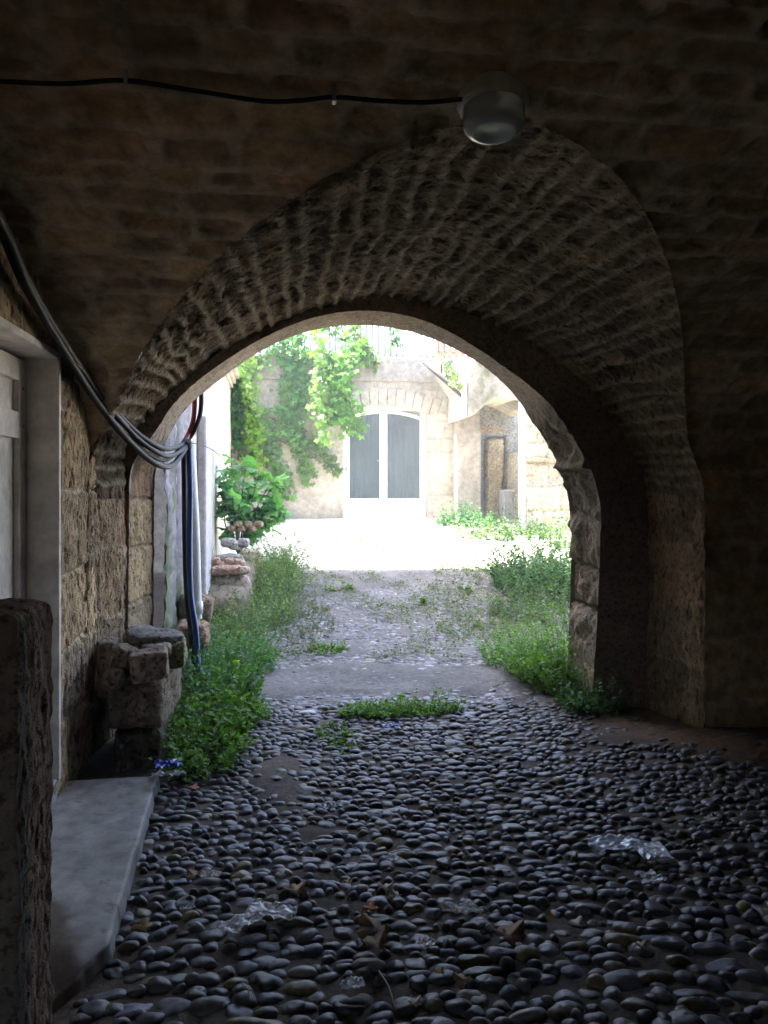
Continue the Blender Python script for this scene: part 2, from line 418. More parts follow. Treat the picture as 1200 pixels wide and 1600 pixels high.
# ---- cobblestones: one paving, real stones set in the earth
def build_cobbles():
    # template upper dome
    def dome(nu, nv):
        V = []; F = []
        for j in range(nv):
            ph = math.pi / 2 * (j / nv) * 1.0
            for i in range(nu):
                a = 2 * math.pi * i / nu
                V.append((math.cos(ph) * math.cos(a), math.cos(ph) * math.sin(a), math.sin(ph)))
        V.append((0, 0, 1.0)); top = len(V) - 1
        for j in range(nv - 1):
            for i in range(nu): F.append((j * nu + i, j * nu + (i + 1) % nu, (j + 1) * nu + (i + 1) % nu, (j + 1) * nu + i))
        T = [((nv - 1) * nu + i, (nv - 1) * nu + (i + 1) % nu, top) for i in range(nu)]
        return np.array(V), np.array(F), np.array(T)
    rg = np.random.default_rng(3)
    allV = []; Q = []; T3 = []; C = []; n0 = 0
    pts = []
    y = 1.45
    while y < 10.2:
        row = ((.050 if y < 2.8 else .044) + .010 * rg.random()) if y < 6 else .066
        ph = rg.random() * .1; x = -.80 - rg.random() * .1
        while x < (3.6 if y < 5 else 3.4):
            L = rg.choice([.042, .056, .07, .09, .125], p=[.2, .27, .3, .18, .05]) * (1 + .12 * rg.normal())
            L = max(.03, L * (1.0 if y < 2.6 else .82)); x += L / 2
            yy = y + .019 * rg.normal() + .035 * math.sin(x * 2.2 + y * .9) + .02 * math.sin(x * 6.1 + y * 2)
            pts.append((x, yy, L, row)); x += L / 2 + .002 * rg.random()
        y += row
    P = np.array(pts)
    d = dirt_amount(P[:, 0], P[:, 1])
    slab = (P[:, 0] < np.interp(P[:, 1], [2.2, 2.33, 2.6, 3.95], [-.5, -.60, -.52, -.575]) + .06 * rg.normal(size=len(P)) * (P[:, 1] < 2.3)) & (P[:, 1] < 4.0)
    keep = (~slab)
    out = P[:, 1] > 5.3
    keep &= ~((P[:, 1] > 4.1) & (P[:, 0] < -.55))
    keep &= ~((P[:, 1] > 5.0) & (P[:, 1] < 5.65) & ((P[:, 0] > 2.15)))
    keep &= rg.random(len(P)) > .03 + .1 * out
    keep &= rg.random(len(P)) > sstep(.35, .8, d) * .8
    P = P[keep]; d = d[keep]
    base = gz(P[:, 0], P[:, 1]) + ground_relief(P[:, 0], P[:, 1])
    for i, (x, yy, L, row) in enumerate(P):
        near = yy < 3.6
        tv, tf, tt = TEMPL[0] if near else (TEMPL[1] if yy < 6.5 else TEMPL[2])
        w = min(L * (.85 + .25 * rg.random()), row * (.95 + .45 * rg.random())) * .5; l = L * .54
        if rg.random() < .05: w *= 1.25; l *= 1.2
        h = (.014 + .017 * rg.random()) * (1 if yy < 5.4 else .6) * (1 - .5 * d[i])
        a = rg.normal() * .16 + .2 * math.sin(x * 1.7 + yy)
        p1 = 2.0 + 1.0 * rg.random()
        V = tv.copy()
        # superellipse plan + lumpy shape
        ang = np.arctan2(V[:, 1], V[:, 0]); rad = 1 / (np.abs(np.cos(ang)) ** p1 + np.abs(np.sin(ang)) ** p1) ** (1 / p1)
        k = 1 + .10 * np.sin(ang * 2 + rg.random() * 6) + .07 * np.sin(ang * 3 + rg.random() * 6)
        V[:, 0] *= rad * l * k; V[:, 1] *= rad * w * k
        V[:, 2] = np.sign(V[:, 2]) * np.abs(V[:, 2]) ** (.75 + .3 * rg.random()) * h
        V[:, 2] += V[:, 0] * rg.normal() * .10 + V[:, 1] * rg.normal() * .16 - .006 * (V[:, 2] <= 1e-6) 
        V[:, 2] *= 1.0
        ca, sa = math.cos(a), math.sin(a)
        W = np.stack([x + V[:, 0] * ca - V[:, 1] * sa, yy + V[:, 0] * sa + V[:, 1] * ca, base[i] - .007 + V[:, 2]], 1)
        g = .042 + .065 * rg.random() ** 1.5; tint = rg.random()
        if rg.random() < .12: g *= 1.7
        if rg.random() < .06: g *= .5
        if rg.random() < .08: tint = 2.2
        # worn flat tops and a lumpy skin
        if rg.random() < .45: W[:, 2] = np.minimum(W[:, 2], base[i] - .004 + h * (.72 + .2 * rg.random()) + V[:, 0] * .1)
        if near: W[:, 2] += .0035 * vnoise(W[:, 0] * 45, W[:, 1] * 45, None, i % 97) * (V[:, 2] > .3 * h)
        c = np.array((g * (.96 + .14 * tint), g * (.94 + .07 * tint), g * (1.26 - .32 * tint)))  # bluish tint puts the reflected sky sheen into the stone colour
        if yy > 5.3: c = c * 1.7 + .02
        C.append(np.tile(c, (len(W), 1)))
        allV.append(W); Q.append(tf + n0); T3.append(tt + n0); n0 += len(W)
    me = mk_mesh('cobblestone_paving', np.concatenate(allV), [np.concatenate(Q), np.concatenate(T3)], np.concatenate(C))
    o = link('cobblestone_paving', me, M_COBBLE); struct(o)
def _dome(nu, nv):
    V = []; F = []
    for j in range(nv):
        ph = math.pi / 2 * (j / nv)
        for i in range(nu):
            a = 2 * math.pi * i / nu
            V.append((math.cos(ph) * math.cos(a), math.cos(ph) * math.sin(a), math.sin(ph)))
    V.append((0, 0, 1.0)); top = len(V) - 1
    for j in range(nv - 1):
        for i in range(nu): F.append((j * nu + i, j * nu + (i + 1) % nu, (j + 1) * nu + (i + 1) % nu, (j + 1) * nu + i))
    T = [((nv - 1) * nu + i, (nv - 1) * nu + (i + 1) % nu, top) for i in range(nu)]
    return np.array(V), np.array(F), np.array(T)
TEMPL = [_dome(18, 6), _dome(12, 4), _dome(9, 3)]
build_cobbles()

# ================================================================== VAULTED BUILDING
BLD = thing('vaulted_building', (0.8, 4.5, 0), 'old tufa stone building with a dark barrel vaulted passage and arch opening on the courtyard', 'building')
XL, XR = -1.0, 4.2
T_CX, T_W, T_Z, T_H, T_N, T_K, T_KZ = .759, 1.737, 1.43, 1.29, 1.712, .103, -.008
YR, YO = 5.05, 5.57
def tun_w(Y): return T_W + T_K * (YR - Y)
def tun_h(Y): return T_H + T_KZ * (YR - Y)
def tun_halfwidth(Y, Z):
    """half width of the tunnel at height Z"""
    q = np.clip((np.asarray(Z, float) - T_Z) / tun_h(Y), 0, 1.0)
    return np.where(Z <= T_Z, tun_w(Y), tun_w(Y) * np.clip(1 - q ** T_N, 0, 1) ** (1 / T_N)) * (np.asarray(Z) < T_Z + tun_h(Y))
def left_line(y): return XL - .02 + np.clip(np.asarray(y, float) - 4.35, 0, 9) * .158
def tun_x_left(w): return np.maximum(T_CX - w, XL)

def build_vault():
    # profile from the front wall foot, up, over and down to the back wall foot
    a = np.linspace(0, np.pi, 4000); cc = np.cos(a); ss = np.sin(a)
    yy = VY + VW * np.sign(cc) * np.abs(cc) ** (2 / VM); zz = VZ + VH * np.abs(ss) ** (2 / VM)
    yy = np.concatenate([np.full(200, VY + VW), yy, np.full(200, VY - VW)]); zz = np.concatenate([np.linspace(-.05, VZ, 200, endpoint=False), zz, np.linspace(VZ, -.05, 200)])
    s = np.concatenate([[0], np.cumsum(np.hypot(np.diff(yy), np.diff(zz)))])
    s_vis = np.interp(-1.2, -yy[:3000], s[:3000])
    S = np.concatenate([np.arange(0, s_vis, .016), np.arange(s_vis, s[-1], .12), [s[-1]]])
    PY, PZ = np.interp(S, s, yy), np.interp(S, s, zz)
    xs = np.concatenate([np.arange(XL - .03, 3.25, .016), np.arange(3.25, XR + .05, .1)])
    SS, X = np.meshgrid(S, xs, indexing='ij'); Y = np.repeat(PY[:, None], len(xs), 1); Z = np.repeat(PZ[:, None], len(xs), 1)
    # cut tunnel
    hw = tun_halfwidth(Y, Z) * (Y > VY + .5); ins = np.zeros_like(X, bool)
    lft = np.maximum(T_CX - hw, XL - .2); rgt = T_CX + hw
    inside = (X > lft) & (X < rgt) & (hw > 0.02)
    Xs = X.copy()
    dl = np.where(inside, X - lft, 9); dr = np.where(inside, rgt - X, 9)
    snap_l = inside & (dl < .0165); snap_r = inside & (dr < .0165)
    Xs[snap_l] = lft[snap_l]; Xs[snap_r] = rgt[snap_r]
    hard = inside & ~snap_l & ~snap_r
    mask = ~(hard[:-1, :-1] | hard[1:, :-1] | hard[1:, 1:] | hard[:-1, 1:])
    mask &= ~((Y[:-1, :-1] < -2.3) & (Z[:-1, :-1] < 1.75) & (X[:-1, :-1] > -.95) & (X[:-1, :-1] < -.40))
    P = np.stack([Xs, Y, Z], -1)
    d, dS, dT, r1, r2, r3, k = stones(SS, X, .145, .33, 11, warp=.035, wf=3.0, hvar=.3, lvar=.45)
    n = fbm(X * 7, SS * 7, None, 2, 5); n2 = fbm(X * 1.3, SS * 1.3, None, 61, 3)
    w = .016 + .012 * n
    t = sstep(w, w + .014, d)                      # 0 in the mortar, 1 on the stone
    erode = (.006 + .022 * r2 * sstep(-.4, .5, n2))
    wall = sstep(VZ + .1, VZ - .1, Z) * (Y > 3)
    disp = -erode * t * (1 - .6 * wall) + .007 * n + .010 * fbm(X * 22, SS * 22, None, 13, 3) * (.4 + t) * .6 + .02 * n2
    fade = np.minimum(1, np.minimum(np.where(inside, 0, np.abs(X - lft)), np.where(inside, 0, np.abs(X - rgt))) / .06)
    fade = np.where(hw > .02, np.clip(fade, .15, 1), 1)
    c = stone_col(r1, r2, r3, (1 - t) * .65, n)
    c = c * (1.1 + .3 * n2)[..., None]
    grid_surface('barrel_vault', P, disp * fade, c, np.array((1.5, 1.0, 1.2)), M_VAULT, BLD, mask)
build_vault()

def tun_profile(n_side, n_arc):
    """list of (side, theta/height) -> function giving X,Z at any Y"""
    return None
def build_tunnel():
    # parameter q along the profile: left foot -> up -> arc -> right foot ; depth j from the ring (0) to the groin (1)
    zl = np.linspace(-.05, T_Z, 95, endpoint=False); a = np.linspace(np.pi, 0, 330)
    kinds = [('l', z) for z in zl] + [('a', t) for t in a] + [('r', z) for z in zl[::-1]]
    def XZ(kind, Y):
        w, h = tun_w(Y), tun_h(Y)
        if kind[0] == 'l': return T_CX - w, kind[1]
        if kind[0] == 'r': return T_CX + w, kind[1]
        C, S = math.cos(kind[1]), math.sin(kind[1])
        return T_CX + w * math.copysign(abs(C) ** (2 / T_N), C), T_Z + h * abs(S) ** (2 / T_N)
    P = []; m = 170
    for kd in kinds:
        lo, hi = .3, VY + VW
        x, z = XZ(kd, hi)
        if z > VZ:
            for _ in range(40):
                y = (lo + hi) / 2; x, z = XZ(kd, y)
                if z < float(vault_z(y)): lo = y
                else: hi = y
        ye = hi - .015
        row = []
        for j in range(m):
            # finer spacing near the groin
            y = YR + .06 + (ye - YR - .06) * (j / (m - 1)); x, z = XZ(kd, y); row.append((max(x, float(left_line(y))) if x < 0 else x, y, z))
        P.append(row)
    P = np.array(P)
    sarc = np.concatenate([[0], np.cumsum(np.linalg.norm(np.diff(P[:, 0, :], axis=0), axis=1))])
    SS = np.repeat(sarc[:, None], m, 1); Y = P[..., 1]
    # courses in the arch are thin, the jambs have bigger blocks
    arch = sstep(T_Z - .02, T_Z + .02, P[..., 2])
    n = fbm(SS * 7, Y * 7, None, 42, 5); n2 = fbm(SS * 1.5, Y * 1.5, None, 51, 3)
    da = stones(SS + .012 * n, Y + .03 * n, .105, .24, 21, warp=.042, wf=2.8, hvar=.35, lvar=.5)
    dj = stones(P[..., 2], Y, .36, .5, 22, warp=.07, wf=2.4)
    A = P[..., 2] > T_Z
    d, dS, dT, r1, r2, r3, k = [np.where(A, u, v) for u, v in zip(da, dj)]
    w = np.where(A, .009 + .007 * n, .005 + .004 * n)
    # the bed joints stand proud as ragged ridges, cross joints less so
    t = np.where(A, sstep(w, w + .020, dS) * (.55 + .45 * sstep(.006, .022, dT)), sstep(w, w + .012, d))
    erode = np.where(A, .010 + .024 * r2, .003 + .012 * r2)
    ragged = fbm(SS * 14, Y * 42, None, 71, 5, .6)
    vary = np.clip(.55 + 1.1 * fbm(SS * 2.6, Y * 3.4, None, 75, 4), .1, 1.3); disp = -erode * t * np.where(A, vary, .6) + .009 * n + .014 * ragged * (.35 + .65 * t) + .006 * fbm(SS * 40, Y * 40, None, 72, 2) + .024 * n2
    edge = np.linspace(0, 1, m)[None, :]; disp = disp * (1 - .75 * sstep(.97, 1, edge)) + .015 * sstep(.9, 1, edge) * ragged
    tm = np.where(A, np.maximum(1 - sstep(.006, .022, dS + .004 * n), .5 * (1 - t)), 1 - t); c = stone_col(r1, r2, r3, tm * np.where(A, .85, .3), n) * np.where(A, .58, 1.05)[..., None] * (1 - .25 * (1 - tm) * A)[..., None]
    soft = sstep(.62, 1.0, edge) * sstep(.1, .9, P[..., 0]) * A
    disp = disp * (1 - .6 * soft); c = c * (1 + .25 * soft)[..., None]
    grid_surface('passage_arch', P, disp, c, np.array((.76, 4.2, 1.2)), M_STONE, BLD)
build_tunnel()

# ---- ring of the opening
RF = np.array([(-.905, -.1), (-.905, .6), (-.90, 1.2), (-.895, 1.66), (-.76, 1.80), (-.70, 1.93), (-.58, 2.09), (-.45, 2.2), (-.30, 2.31), (-.12, 2.43), (.12, 2.55), (.34, 2.62), (.58, 2.65), (.80, 2.635), (1.04, 2.57), (1.27, 2.45), (1.49, 2.31), (1.68, 2.18), (1.85, 2.03), (1.98, 1.85), (2.08, 1.68), (2.15, 1.5), (2.18, 1.3), (2.165, 1.05), (2.155, .8), (2.14, .5), (2.12, .25), (2.11, -.1)])
RB = np.array([(-.83, -.1), (-.83, .6), (-.825, 1.2), (-.82, 1.66), (-.75, 1.80), (-.69, 1.95), (-.57, 2.1), (-.42, 2.22), (-.27, 2.34), (-.10, 2.46), (.12, 2.57), (.34, 2.635), (.58, 2.66), (.82, 2.65), (1.06, 2.6), (1.28, 2.51), (1.48, 2.4), (1.65, 2.27), (1.79, 2.11), (1.91, 1.93), (2.02, 1.76), (2.10, 1.6), (2.15, 1.4), (2.17, 1.1), (2.16, .8), (2.15, .5), (2.14, .25), (2.13, -.1)])
def resample(A, n, B=None):
    s = np.concatenate([[0], np.cumsum(np.hypot(*np.diff(A, axis=0).T))]); q = np.linspace(0, s[-1], n)
    # smooth by a small box filter after linear sampling
    def f(a):
        x = np.interp(q, s, a); k = 9; xp = np.pad(x, k, mode='reflect', reflect_type='odd'); return np.convolve(xp, np.ones(2 * k + 1) / (2 * k + 1), 'valid')
    A2 = np.stack([f(A[:, 0]), f(A[:, 1])], 1); B2 = np.stack([f(B[:, 0]), f(B[:, 1])], 1)
    return A2, B2, q
def ring_profiles():
    A, B, q = resample(RF, 520, RB); return A, B, q
def build_ring():
    A, B, q = ring_profiles(); m = 44
    j = np.linspace(0, 1, m)
    P = np.empty((len(q), m, 3))
    P[..., 0] = A[:, None, 0] * (1 - j) + B[:, None, 0] * j; P[..., 2] = A[:, None, 1] * (1 - j) + B[:, None, 1] * j
    P[..., 1] = YR + (YO - YR) * j[None, :]
    SS = np.repeat(q[:, None], m, 1); Y = P[..., 1]; Z = P[..., 2]; X = P[..., 0]
    d, dS, dT, r1, r2, r3, k = stones(SS, Y * .001, .33, 5., 33, warp=.012, wf=3, hvar=.2)
    n = fbm(SS * 8, Y * 8, None, 3, 5); n2 = fbm(SS * 2, Y * 2, None, 15, 3)
    t = sstep(.003, .012, dS)
    right_low = sstep(1.2, 1.9, X) * sstep(2.15, 1.85, Z)
    lump = (dS / .165); lump = np.sqrt(np.clip(lump, 0, 1))
    disp = -.006 * (1 - t) + .005 * n + .006 * fbm(SS * 25, Y * 25, None, 7, 3)
    crag = np.abs(fbm(SS * 5, Y * 6, None, 19, 4)); disp += right_low * (-.03 * sstep(.03, .0, dS) + .05 * (r2 - .5) + .035 * n + .035 * crag + .022 * fbm(SS * 16, Y * 16, None, 29, 5, .62) + .03 * n2) * (.35 + .65 * sstep(YR, YR + .15, Y)) * sstep(.25, .5, Z)
    # a step in the stones near the springing on the right
    disp += .05 * right_low * sstep(.04, .0, np.abs(Z - 1.66)) 
    c = stone_col(r1, r2 * .7, r3, (1 - t) * .3, n) * 1.25
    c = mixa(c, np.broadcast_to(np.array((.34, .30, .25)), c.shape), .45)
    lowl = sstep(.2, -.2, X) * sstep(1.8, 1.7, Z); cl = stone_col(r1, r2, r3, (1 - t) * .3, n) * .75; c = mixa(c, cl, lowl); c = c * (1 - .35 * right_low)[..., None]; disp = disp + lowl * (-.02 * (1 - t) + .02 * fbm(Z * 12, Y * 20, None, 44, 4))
    rp = link('archway', None, None, BLD)
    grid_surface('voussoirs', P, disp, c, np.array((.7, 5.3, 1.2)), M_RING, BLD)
    # front face of the ring: between the opening and the tunnel
    th = None
    nq = len(q); mm = 30
    F = np.empty((nq, mm, 3)); Fc = np.empty((nq, mm, 3))
    for i in range(nq):
        p = A[i] + 0; v = np.array((p[0] - .7, max(0, p[1] - 1.3))); 
        if p[1] < 1.3: v = np.array((np.sign(p[0] - .7), 0.0))
        L = np.linalg.norm(v); v = v / L
        # march outward until outside tunnel + margin
        r = 0.0
        while r < .8:
            x, z = p + v * r; hw = float(tun_halfwidth(YR, z))
            if not (T_CX - hw < x < T_CX + hw): break
            r += .01
        r += .06
        for k2 in range(mm):
            x, z = p + v * (r * k2 / (mm - 1)); F[i, k2] = (x, YR, z)
    Xf, Zf = F[..., 0], F[..., 2]; n = fbm(Xf * 8, Zf * 8, None, 23, 5)
    sq = np.repeat(q[:, None], mm, 1)
    dS = d[:, 0]; ts = sstep(.003, .012, dS)[:, None] * np.ones((1, mm))
    disp = .006 * n + .008 * fbm(Xf * 25, Zf * 25, None, 9, 3) - .006 * (1 - ts)
    F[:, 0, :] = P[:, 0, :]
    # keep the inner edge welded to the displaced intrados
    du = np.gradient(P, axis=0); dv = np.gradient(P, axis=1); N = np.cross(du, dv); N /= np.linalg.norm(N, axis=2, keepdims=True)
    sg = np.sign(((np.array((.7, 5.3, 1.2)) - P) * N).sum(2).mean()); 
    disp_in = (disp_ring := None)
    cf = np.repeat(c[:, :1, :], mm, 1) * (1 + .15 * n)[..., None] * .8
    grid_surface('ring_face', F, disp * np.linspace(.0, 1, mm)[None, :], cf, np.array((.7, 0, 1.2)), M_RING, BLD)
    bpy.data.objects.remove(rp)
build_ring()

# ---- outer wall on the courtyard side, with the arch cut out of it
def build_outer():
    A, B, q = ring_profiles(); mb = MB()
    # ring of quads from the opening out to a big rectangle
    pts_in = [(x, z) for x, z in B[::6]] + [tuple(B[-1])]
    n = len(pts_in); V = []; F = []
    for x, z in pts_in:
        v = np.array((x - .7, z - .5 if z > .5 else 0.0)); v = v / (np.linalg.norm(v) + 1e-9)
        V.append((x, YO, z))
        # extend to rect X -.76..7, z -.2..9
        ts = []
        if v[0] > 1e-6: ts.append((7 - x) / v[0])
        if v[0] < -1e-6: ts.append((x + .90) / -v[0])
        if v[1] > 1e-6: ts.append((9 - z) / v[1])
        r = max(0.0, min(ts)) if ts else 0.0; V.append((x + v[0] * r, YO, z + v[1] * r))
    V += [(-.90, YO, 9), (7, YO, 9)]
    for i in range(n - 1): F.append((2 * i, 2 * i + 1, 2 * i + 3, 2 * i + 2))
    # corner triangles
    for i in range(n - 1):
        a, b = V[2 * i + 1], V[2 * i + 3]
        if abs(a[0] + .90) < 1e-4 and abs(b[2] - 9) < 1e-4: F.append((2 * i + 1, 2 * n, 2 * i + 3))
        if abs(a[2] - 9) < 1e-4 and abs(b[0] - 7) < 1e-4: F.append((2 * i + 1, 2 * n + 1, 2 * i + 3))
    mb.add(V, F, (.36, .32, .26)); mb.obj('outer_wall', M_PLASTER, BLD)
    # roof mass over the vault and walls behind it: keeps the daylight out
    r = MB(); r.box(-3.2, 7, -3.2, YO - .03, 3.3, 9, (.36, .32, .26)); r.obj('upper_storey', M_PLASTER, BLD)
    w = MB(); w.box(XR, XR + .5, -3, 4.6, -.1, 3.28, (.3, .25, .18)); w.obj('end_wall', M_PLASTER, BLD)
    w = MB(); w.box(-3.2, 7, 5.0 + .12, YO - .03, 3.0, 3.28, (.3, .25, .18)); w.box(2.75, 7, 4.6, YO - .03, -.1, 3.28, (.3, .25, .18)); w.obj('wall_core', M_PLASTER, BLD)
build_outer()

# ---- left side wall with the doorway
DY0, DY1, DZ0, DZ1 = 2.88, 3.83, .14, 2.10
def build_side_wall():
    ys = np.arange(-.2, 4.62, .0135); vs_ = np.linspace(0, 1, 215)
    Y, Vv = np.meshgrid(ys, vs_, indexing='ij'); top = np.where(Y < VY + VW, vault_z(np.minimum(Y, VY + VW)), 2.0) + .03
    Z = -.05 + (top + .05) * Vv
    # snap the grid to the doorway edges
    P = np.stack([np.full_like(Y, XL), Y, Z], -1)
    ins = (Y > DY0) & (Y < DY1) & (Z > DZ0) & (Z < DZ1)
    e = np.stack([Y - DY0, DY1 - Y, Z - DZ0, DZ1 - Z]); k = e.argmin(0)
    hard = ins & (e.min(0) > .016)
    soft = ins & ~hard
    for a, val, ax in ((0, DY0, 1), (1, DY1, 1), (2, DZ0, 2), (3, DZ1, 2)):
        mm = soft & (k == a); P[..., ax][mm] = val
    mask = ~(hard[:-1, :-1] | hard[1:, :-1] | hard[1:, 1:] | hard[:-1, 1:])
    d, dS, dT, r1, r2, r3, kk = stones(Z, Y, .37, .42, 55, warp=.022, wf=2.5, hvar=.15, lvar=.4)
    n = fbm(Y * 7, Z * 7, None, 12, 5); n2 = fbm(Y * 1.6, Z * 1.6, None, 14, 3)
    w = .004 + .004 * n
    t = sstep(w, w + .014, d)
    tool = vnoise(Y * 60, Z * 9, None, 16) * .5 + fbm(Y * 36, Z * 14, None, 18, 3)
    edge = sstep(.02, .10, np.maximum(np.maximum(DY0 - P[..., 1], P[..., 1] - DY1), np.maximum(DZ0 - P[..., 2], P[..., 2] - DZ1)))
    pit = sstep(.18, .42, fbm(Y * 38, Z * 20, None, 88, 3))
    disp = (-.014 * (1 - t) - .010 * r2 + .010 * n + .005 * tool + .02 * n2 - .012 * pit * t) * edge + .004 * edge
    c = stone_col(r1, r2 * .8, r3, (1 - t) * .45, n) * 1.35
    c = c * (1 - .35 * pit * t)[..., None]
    plaster = np.array((.42, .38, .33)); nearf = (1 - sstep(.0, .05, np.maximum(np.maximum(DY0 - P[..., 1], P[..., 1] - DY1), np.maximum(DZ0 - P[..., 2], P[..., 2] - DZ1)) + .01 * n))
    c = mixa(c, np.broadcast_to(plaster, c.shape), nearf * .8)
    grid_surface('side_wall', P, disp, c, np.array((1., 3., 1.2)), M_ASHLAR, BLD, mask)
    # plastered reveal of the doorway
    m = MB(); g = (.40, .385, .36); T = .22
    m.box(XL - T, XL + .006, DY1 - .004, DY1 + .03, DZ0, DZ1 + .03, g); m.box(XL - T, XL + .006, DY0 - .03, DY0, DZ0, DZ1 + .03, g)
    m.box(XL - T, XL + .006, DY0, DY1 - .006, DZ1 - .004, DZ1 + .028, g)
    m.obj('door_reveal', M_OLDPAINT, BLD, bevel=.004)
    m = MB(); m.box(XL - T, XL - .002, DY0, DY1 - .006, .05, DZ0 + .01, (.4, .4, .42)); m.obj('threshold', M_CONC, BLD, bevel=.006)
    # wall mass around the doorway and behind the side wall
    m = MB(); m.box(-3.2, XL - T - .1, -3, YO - .04, -.1, 3.28, (.3, .25, .18)); m.box(XL - .3, XL - .06, DY1 + .04, YO - .04, -.1, 3.28, (.3, .25, .18))
    m.box(XL - .3, XL - .06, -3, DY0 - .04, -.1, 3.28, (.3, .25, .18)); m.box(XL - .3, XL - .06, DY0 - .04, DY1 + .04, DZ1 + .03, 3.28, (.3, .25, .18))
    m.obj('side_wall_core', M_PLASTER, BLD)
    # plank door with stiles, rails and recessed panels
    dr = link('door', None, None, BLD)
    x1 = XL - .15
    lf = MB(); lf.box(x1 - .03, x1 - .012, DY0 + .01, DY1 - .02, DZ0 + .02, DZ1 - .02, (.3,) * 3)
    fr = MB()
    for (a, b, c0, c1) in ((DY1 - .11, DY1 - .02, DZ0 + .02, DZ1 - .02), (DY0 + .01, DY0 + .12, DZ0 + .02, DZ1 - .02), (DY0 + .12, DY1 - .11, DZ0 + .02, DZ0 + .2), (DY0 + .12, DY1 - .11, 1.72, 1.84), (DY0 + .12, DY1 - .11, .86, .98), (DY0 + .12, DY1 - .11, 1.98, DZ1 - .02)):
        fr.box(x1 - .014, x1 + .014, a, b, c0, c1, (.3,) * 3)
    WL[dr.name] = Vector((0, 0, 0))
    lf.obj('panel', M_OLDPAINT, dr); fr.obj('stile', M_OLDPAINT, dr, bevel=.004)
    for z in (.9, 1.78, .3, 1.95):
        b = MB(); b.lathe((x1 + .013, DY1 - .06, z), [(.0, 0), (.008, 0.0), (.008, .003), (.004, .006), (0.0001, .0065)], 10, Matrix.Rotation(math.pi / 2, 3, 'Y')); b.obj('bolt', M_METAL, dr)
build_side_wall()

# back wall with the entrance the daylight behind the camera comes through
def build_back():
    m = MB(); yb = -2.6; c = (.33, .26, .18)
    m.box(-3.2, -.9, yb - .3, yb, -.1, 3.28, c); m.box(-.45, XR + .5, yb - .3, yb, -.1, 3.28, c); m.box(-.9, -.45, yb - .3, yb, 1.8, 3.28, c)
    m.obj('back_wall', M_PLASTER, BLD)
build_back()

# ---- concrete slab in front of the door
def build_slab():
    ys = np.linspace(2.33, 4.06, 160); xs = np.linspace(XL - .02, -.52, 40)
    Y, X = np.meshgrid(ys, xs, indexing='ij')
    xe = np.interp(Y, [2.33, 2.6, 3.95], [-.66, -.53, -.585]) - .007 * fbm(Y * 9, Y * 0, None, 4, 5) - .02 * np.clip(fbm(Y * 16, Y * 0, None, 14, 2) - .35, 0, 1)
    X = XL - .02 + (X - XL + .02) / (-.52 - XL + .02) * (xe - XL + .02)
    Z = .055 + .004 * fbm(X * 4, Y * 4, None, 6, 3) - .062 * sstep(2.62, 2.34, Y)
    edge = (xe - X)
    c = np.broadcast_to(np.array((.36, .335, .315)), X.shape + (3,)) * (1 + .45 * fbm(X * 3, Y * 1.2, None, 90, 4) + .25 * fbm(X * 14, Y * 5, None, 92, 4))[..., None]
    spots = sstep(.42, .55, fbm(X * 18, Y * 18, None, 93, 3)); c = mixa(c, np.broadcast_to(np.array((.13, .10, .075)), c.shape), spots * .6)
    wear = sstep(.0, .03, edge)
    xd = np.interp(Y, [2.38, 2.6, 2.83, 3.15], [-.50, -.62, -.70, -1.1]); dirt = sstep(.05, -.04, X - xd + .09 * fbm(X * 9, Y * 9, None, 19, 4))
    c = mixa(c, np.broadcast_to(np.array((.14, .10, .065)), c.shape), dirt)
    top = np.stack([X, Y, Z], -1)
    # side skirt
    sk = np.stack([np.stack([xe[:, -1] + o, ys, np.where(o < .001, Z[:, -1], zz)], -1) for o, zz in ((.004, .045), (.008, .02), (.012, -.03))], 1)
    P = np.concatenate([top, sk], 1); C = np.concatenate([c, np.repeat(c[:, -1:, :] * .8, 3, 1)], 1)
    fr = P[:1].copy(); fr[..., 2] = -.03; P = np.concatenate([fr, P], 0); C = np.concatenate([C[:1], C], 0)
    bk = P[-1:].copy(); bk[..., 2] = -.03; P = np.concatenate([P, bk], 0); C = np.concatenate([C, C[-1:]], 0)
    o = grid_surface('concrete_slab', P, np.zeros(P.shape[:2]), C, np.array((0, 3, 50.)), M_CONC); tag(o, 'smooth grey concrete doorstep slab along the left wall, dirty at its near end', 'step')
build_slab()

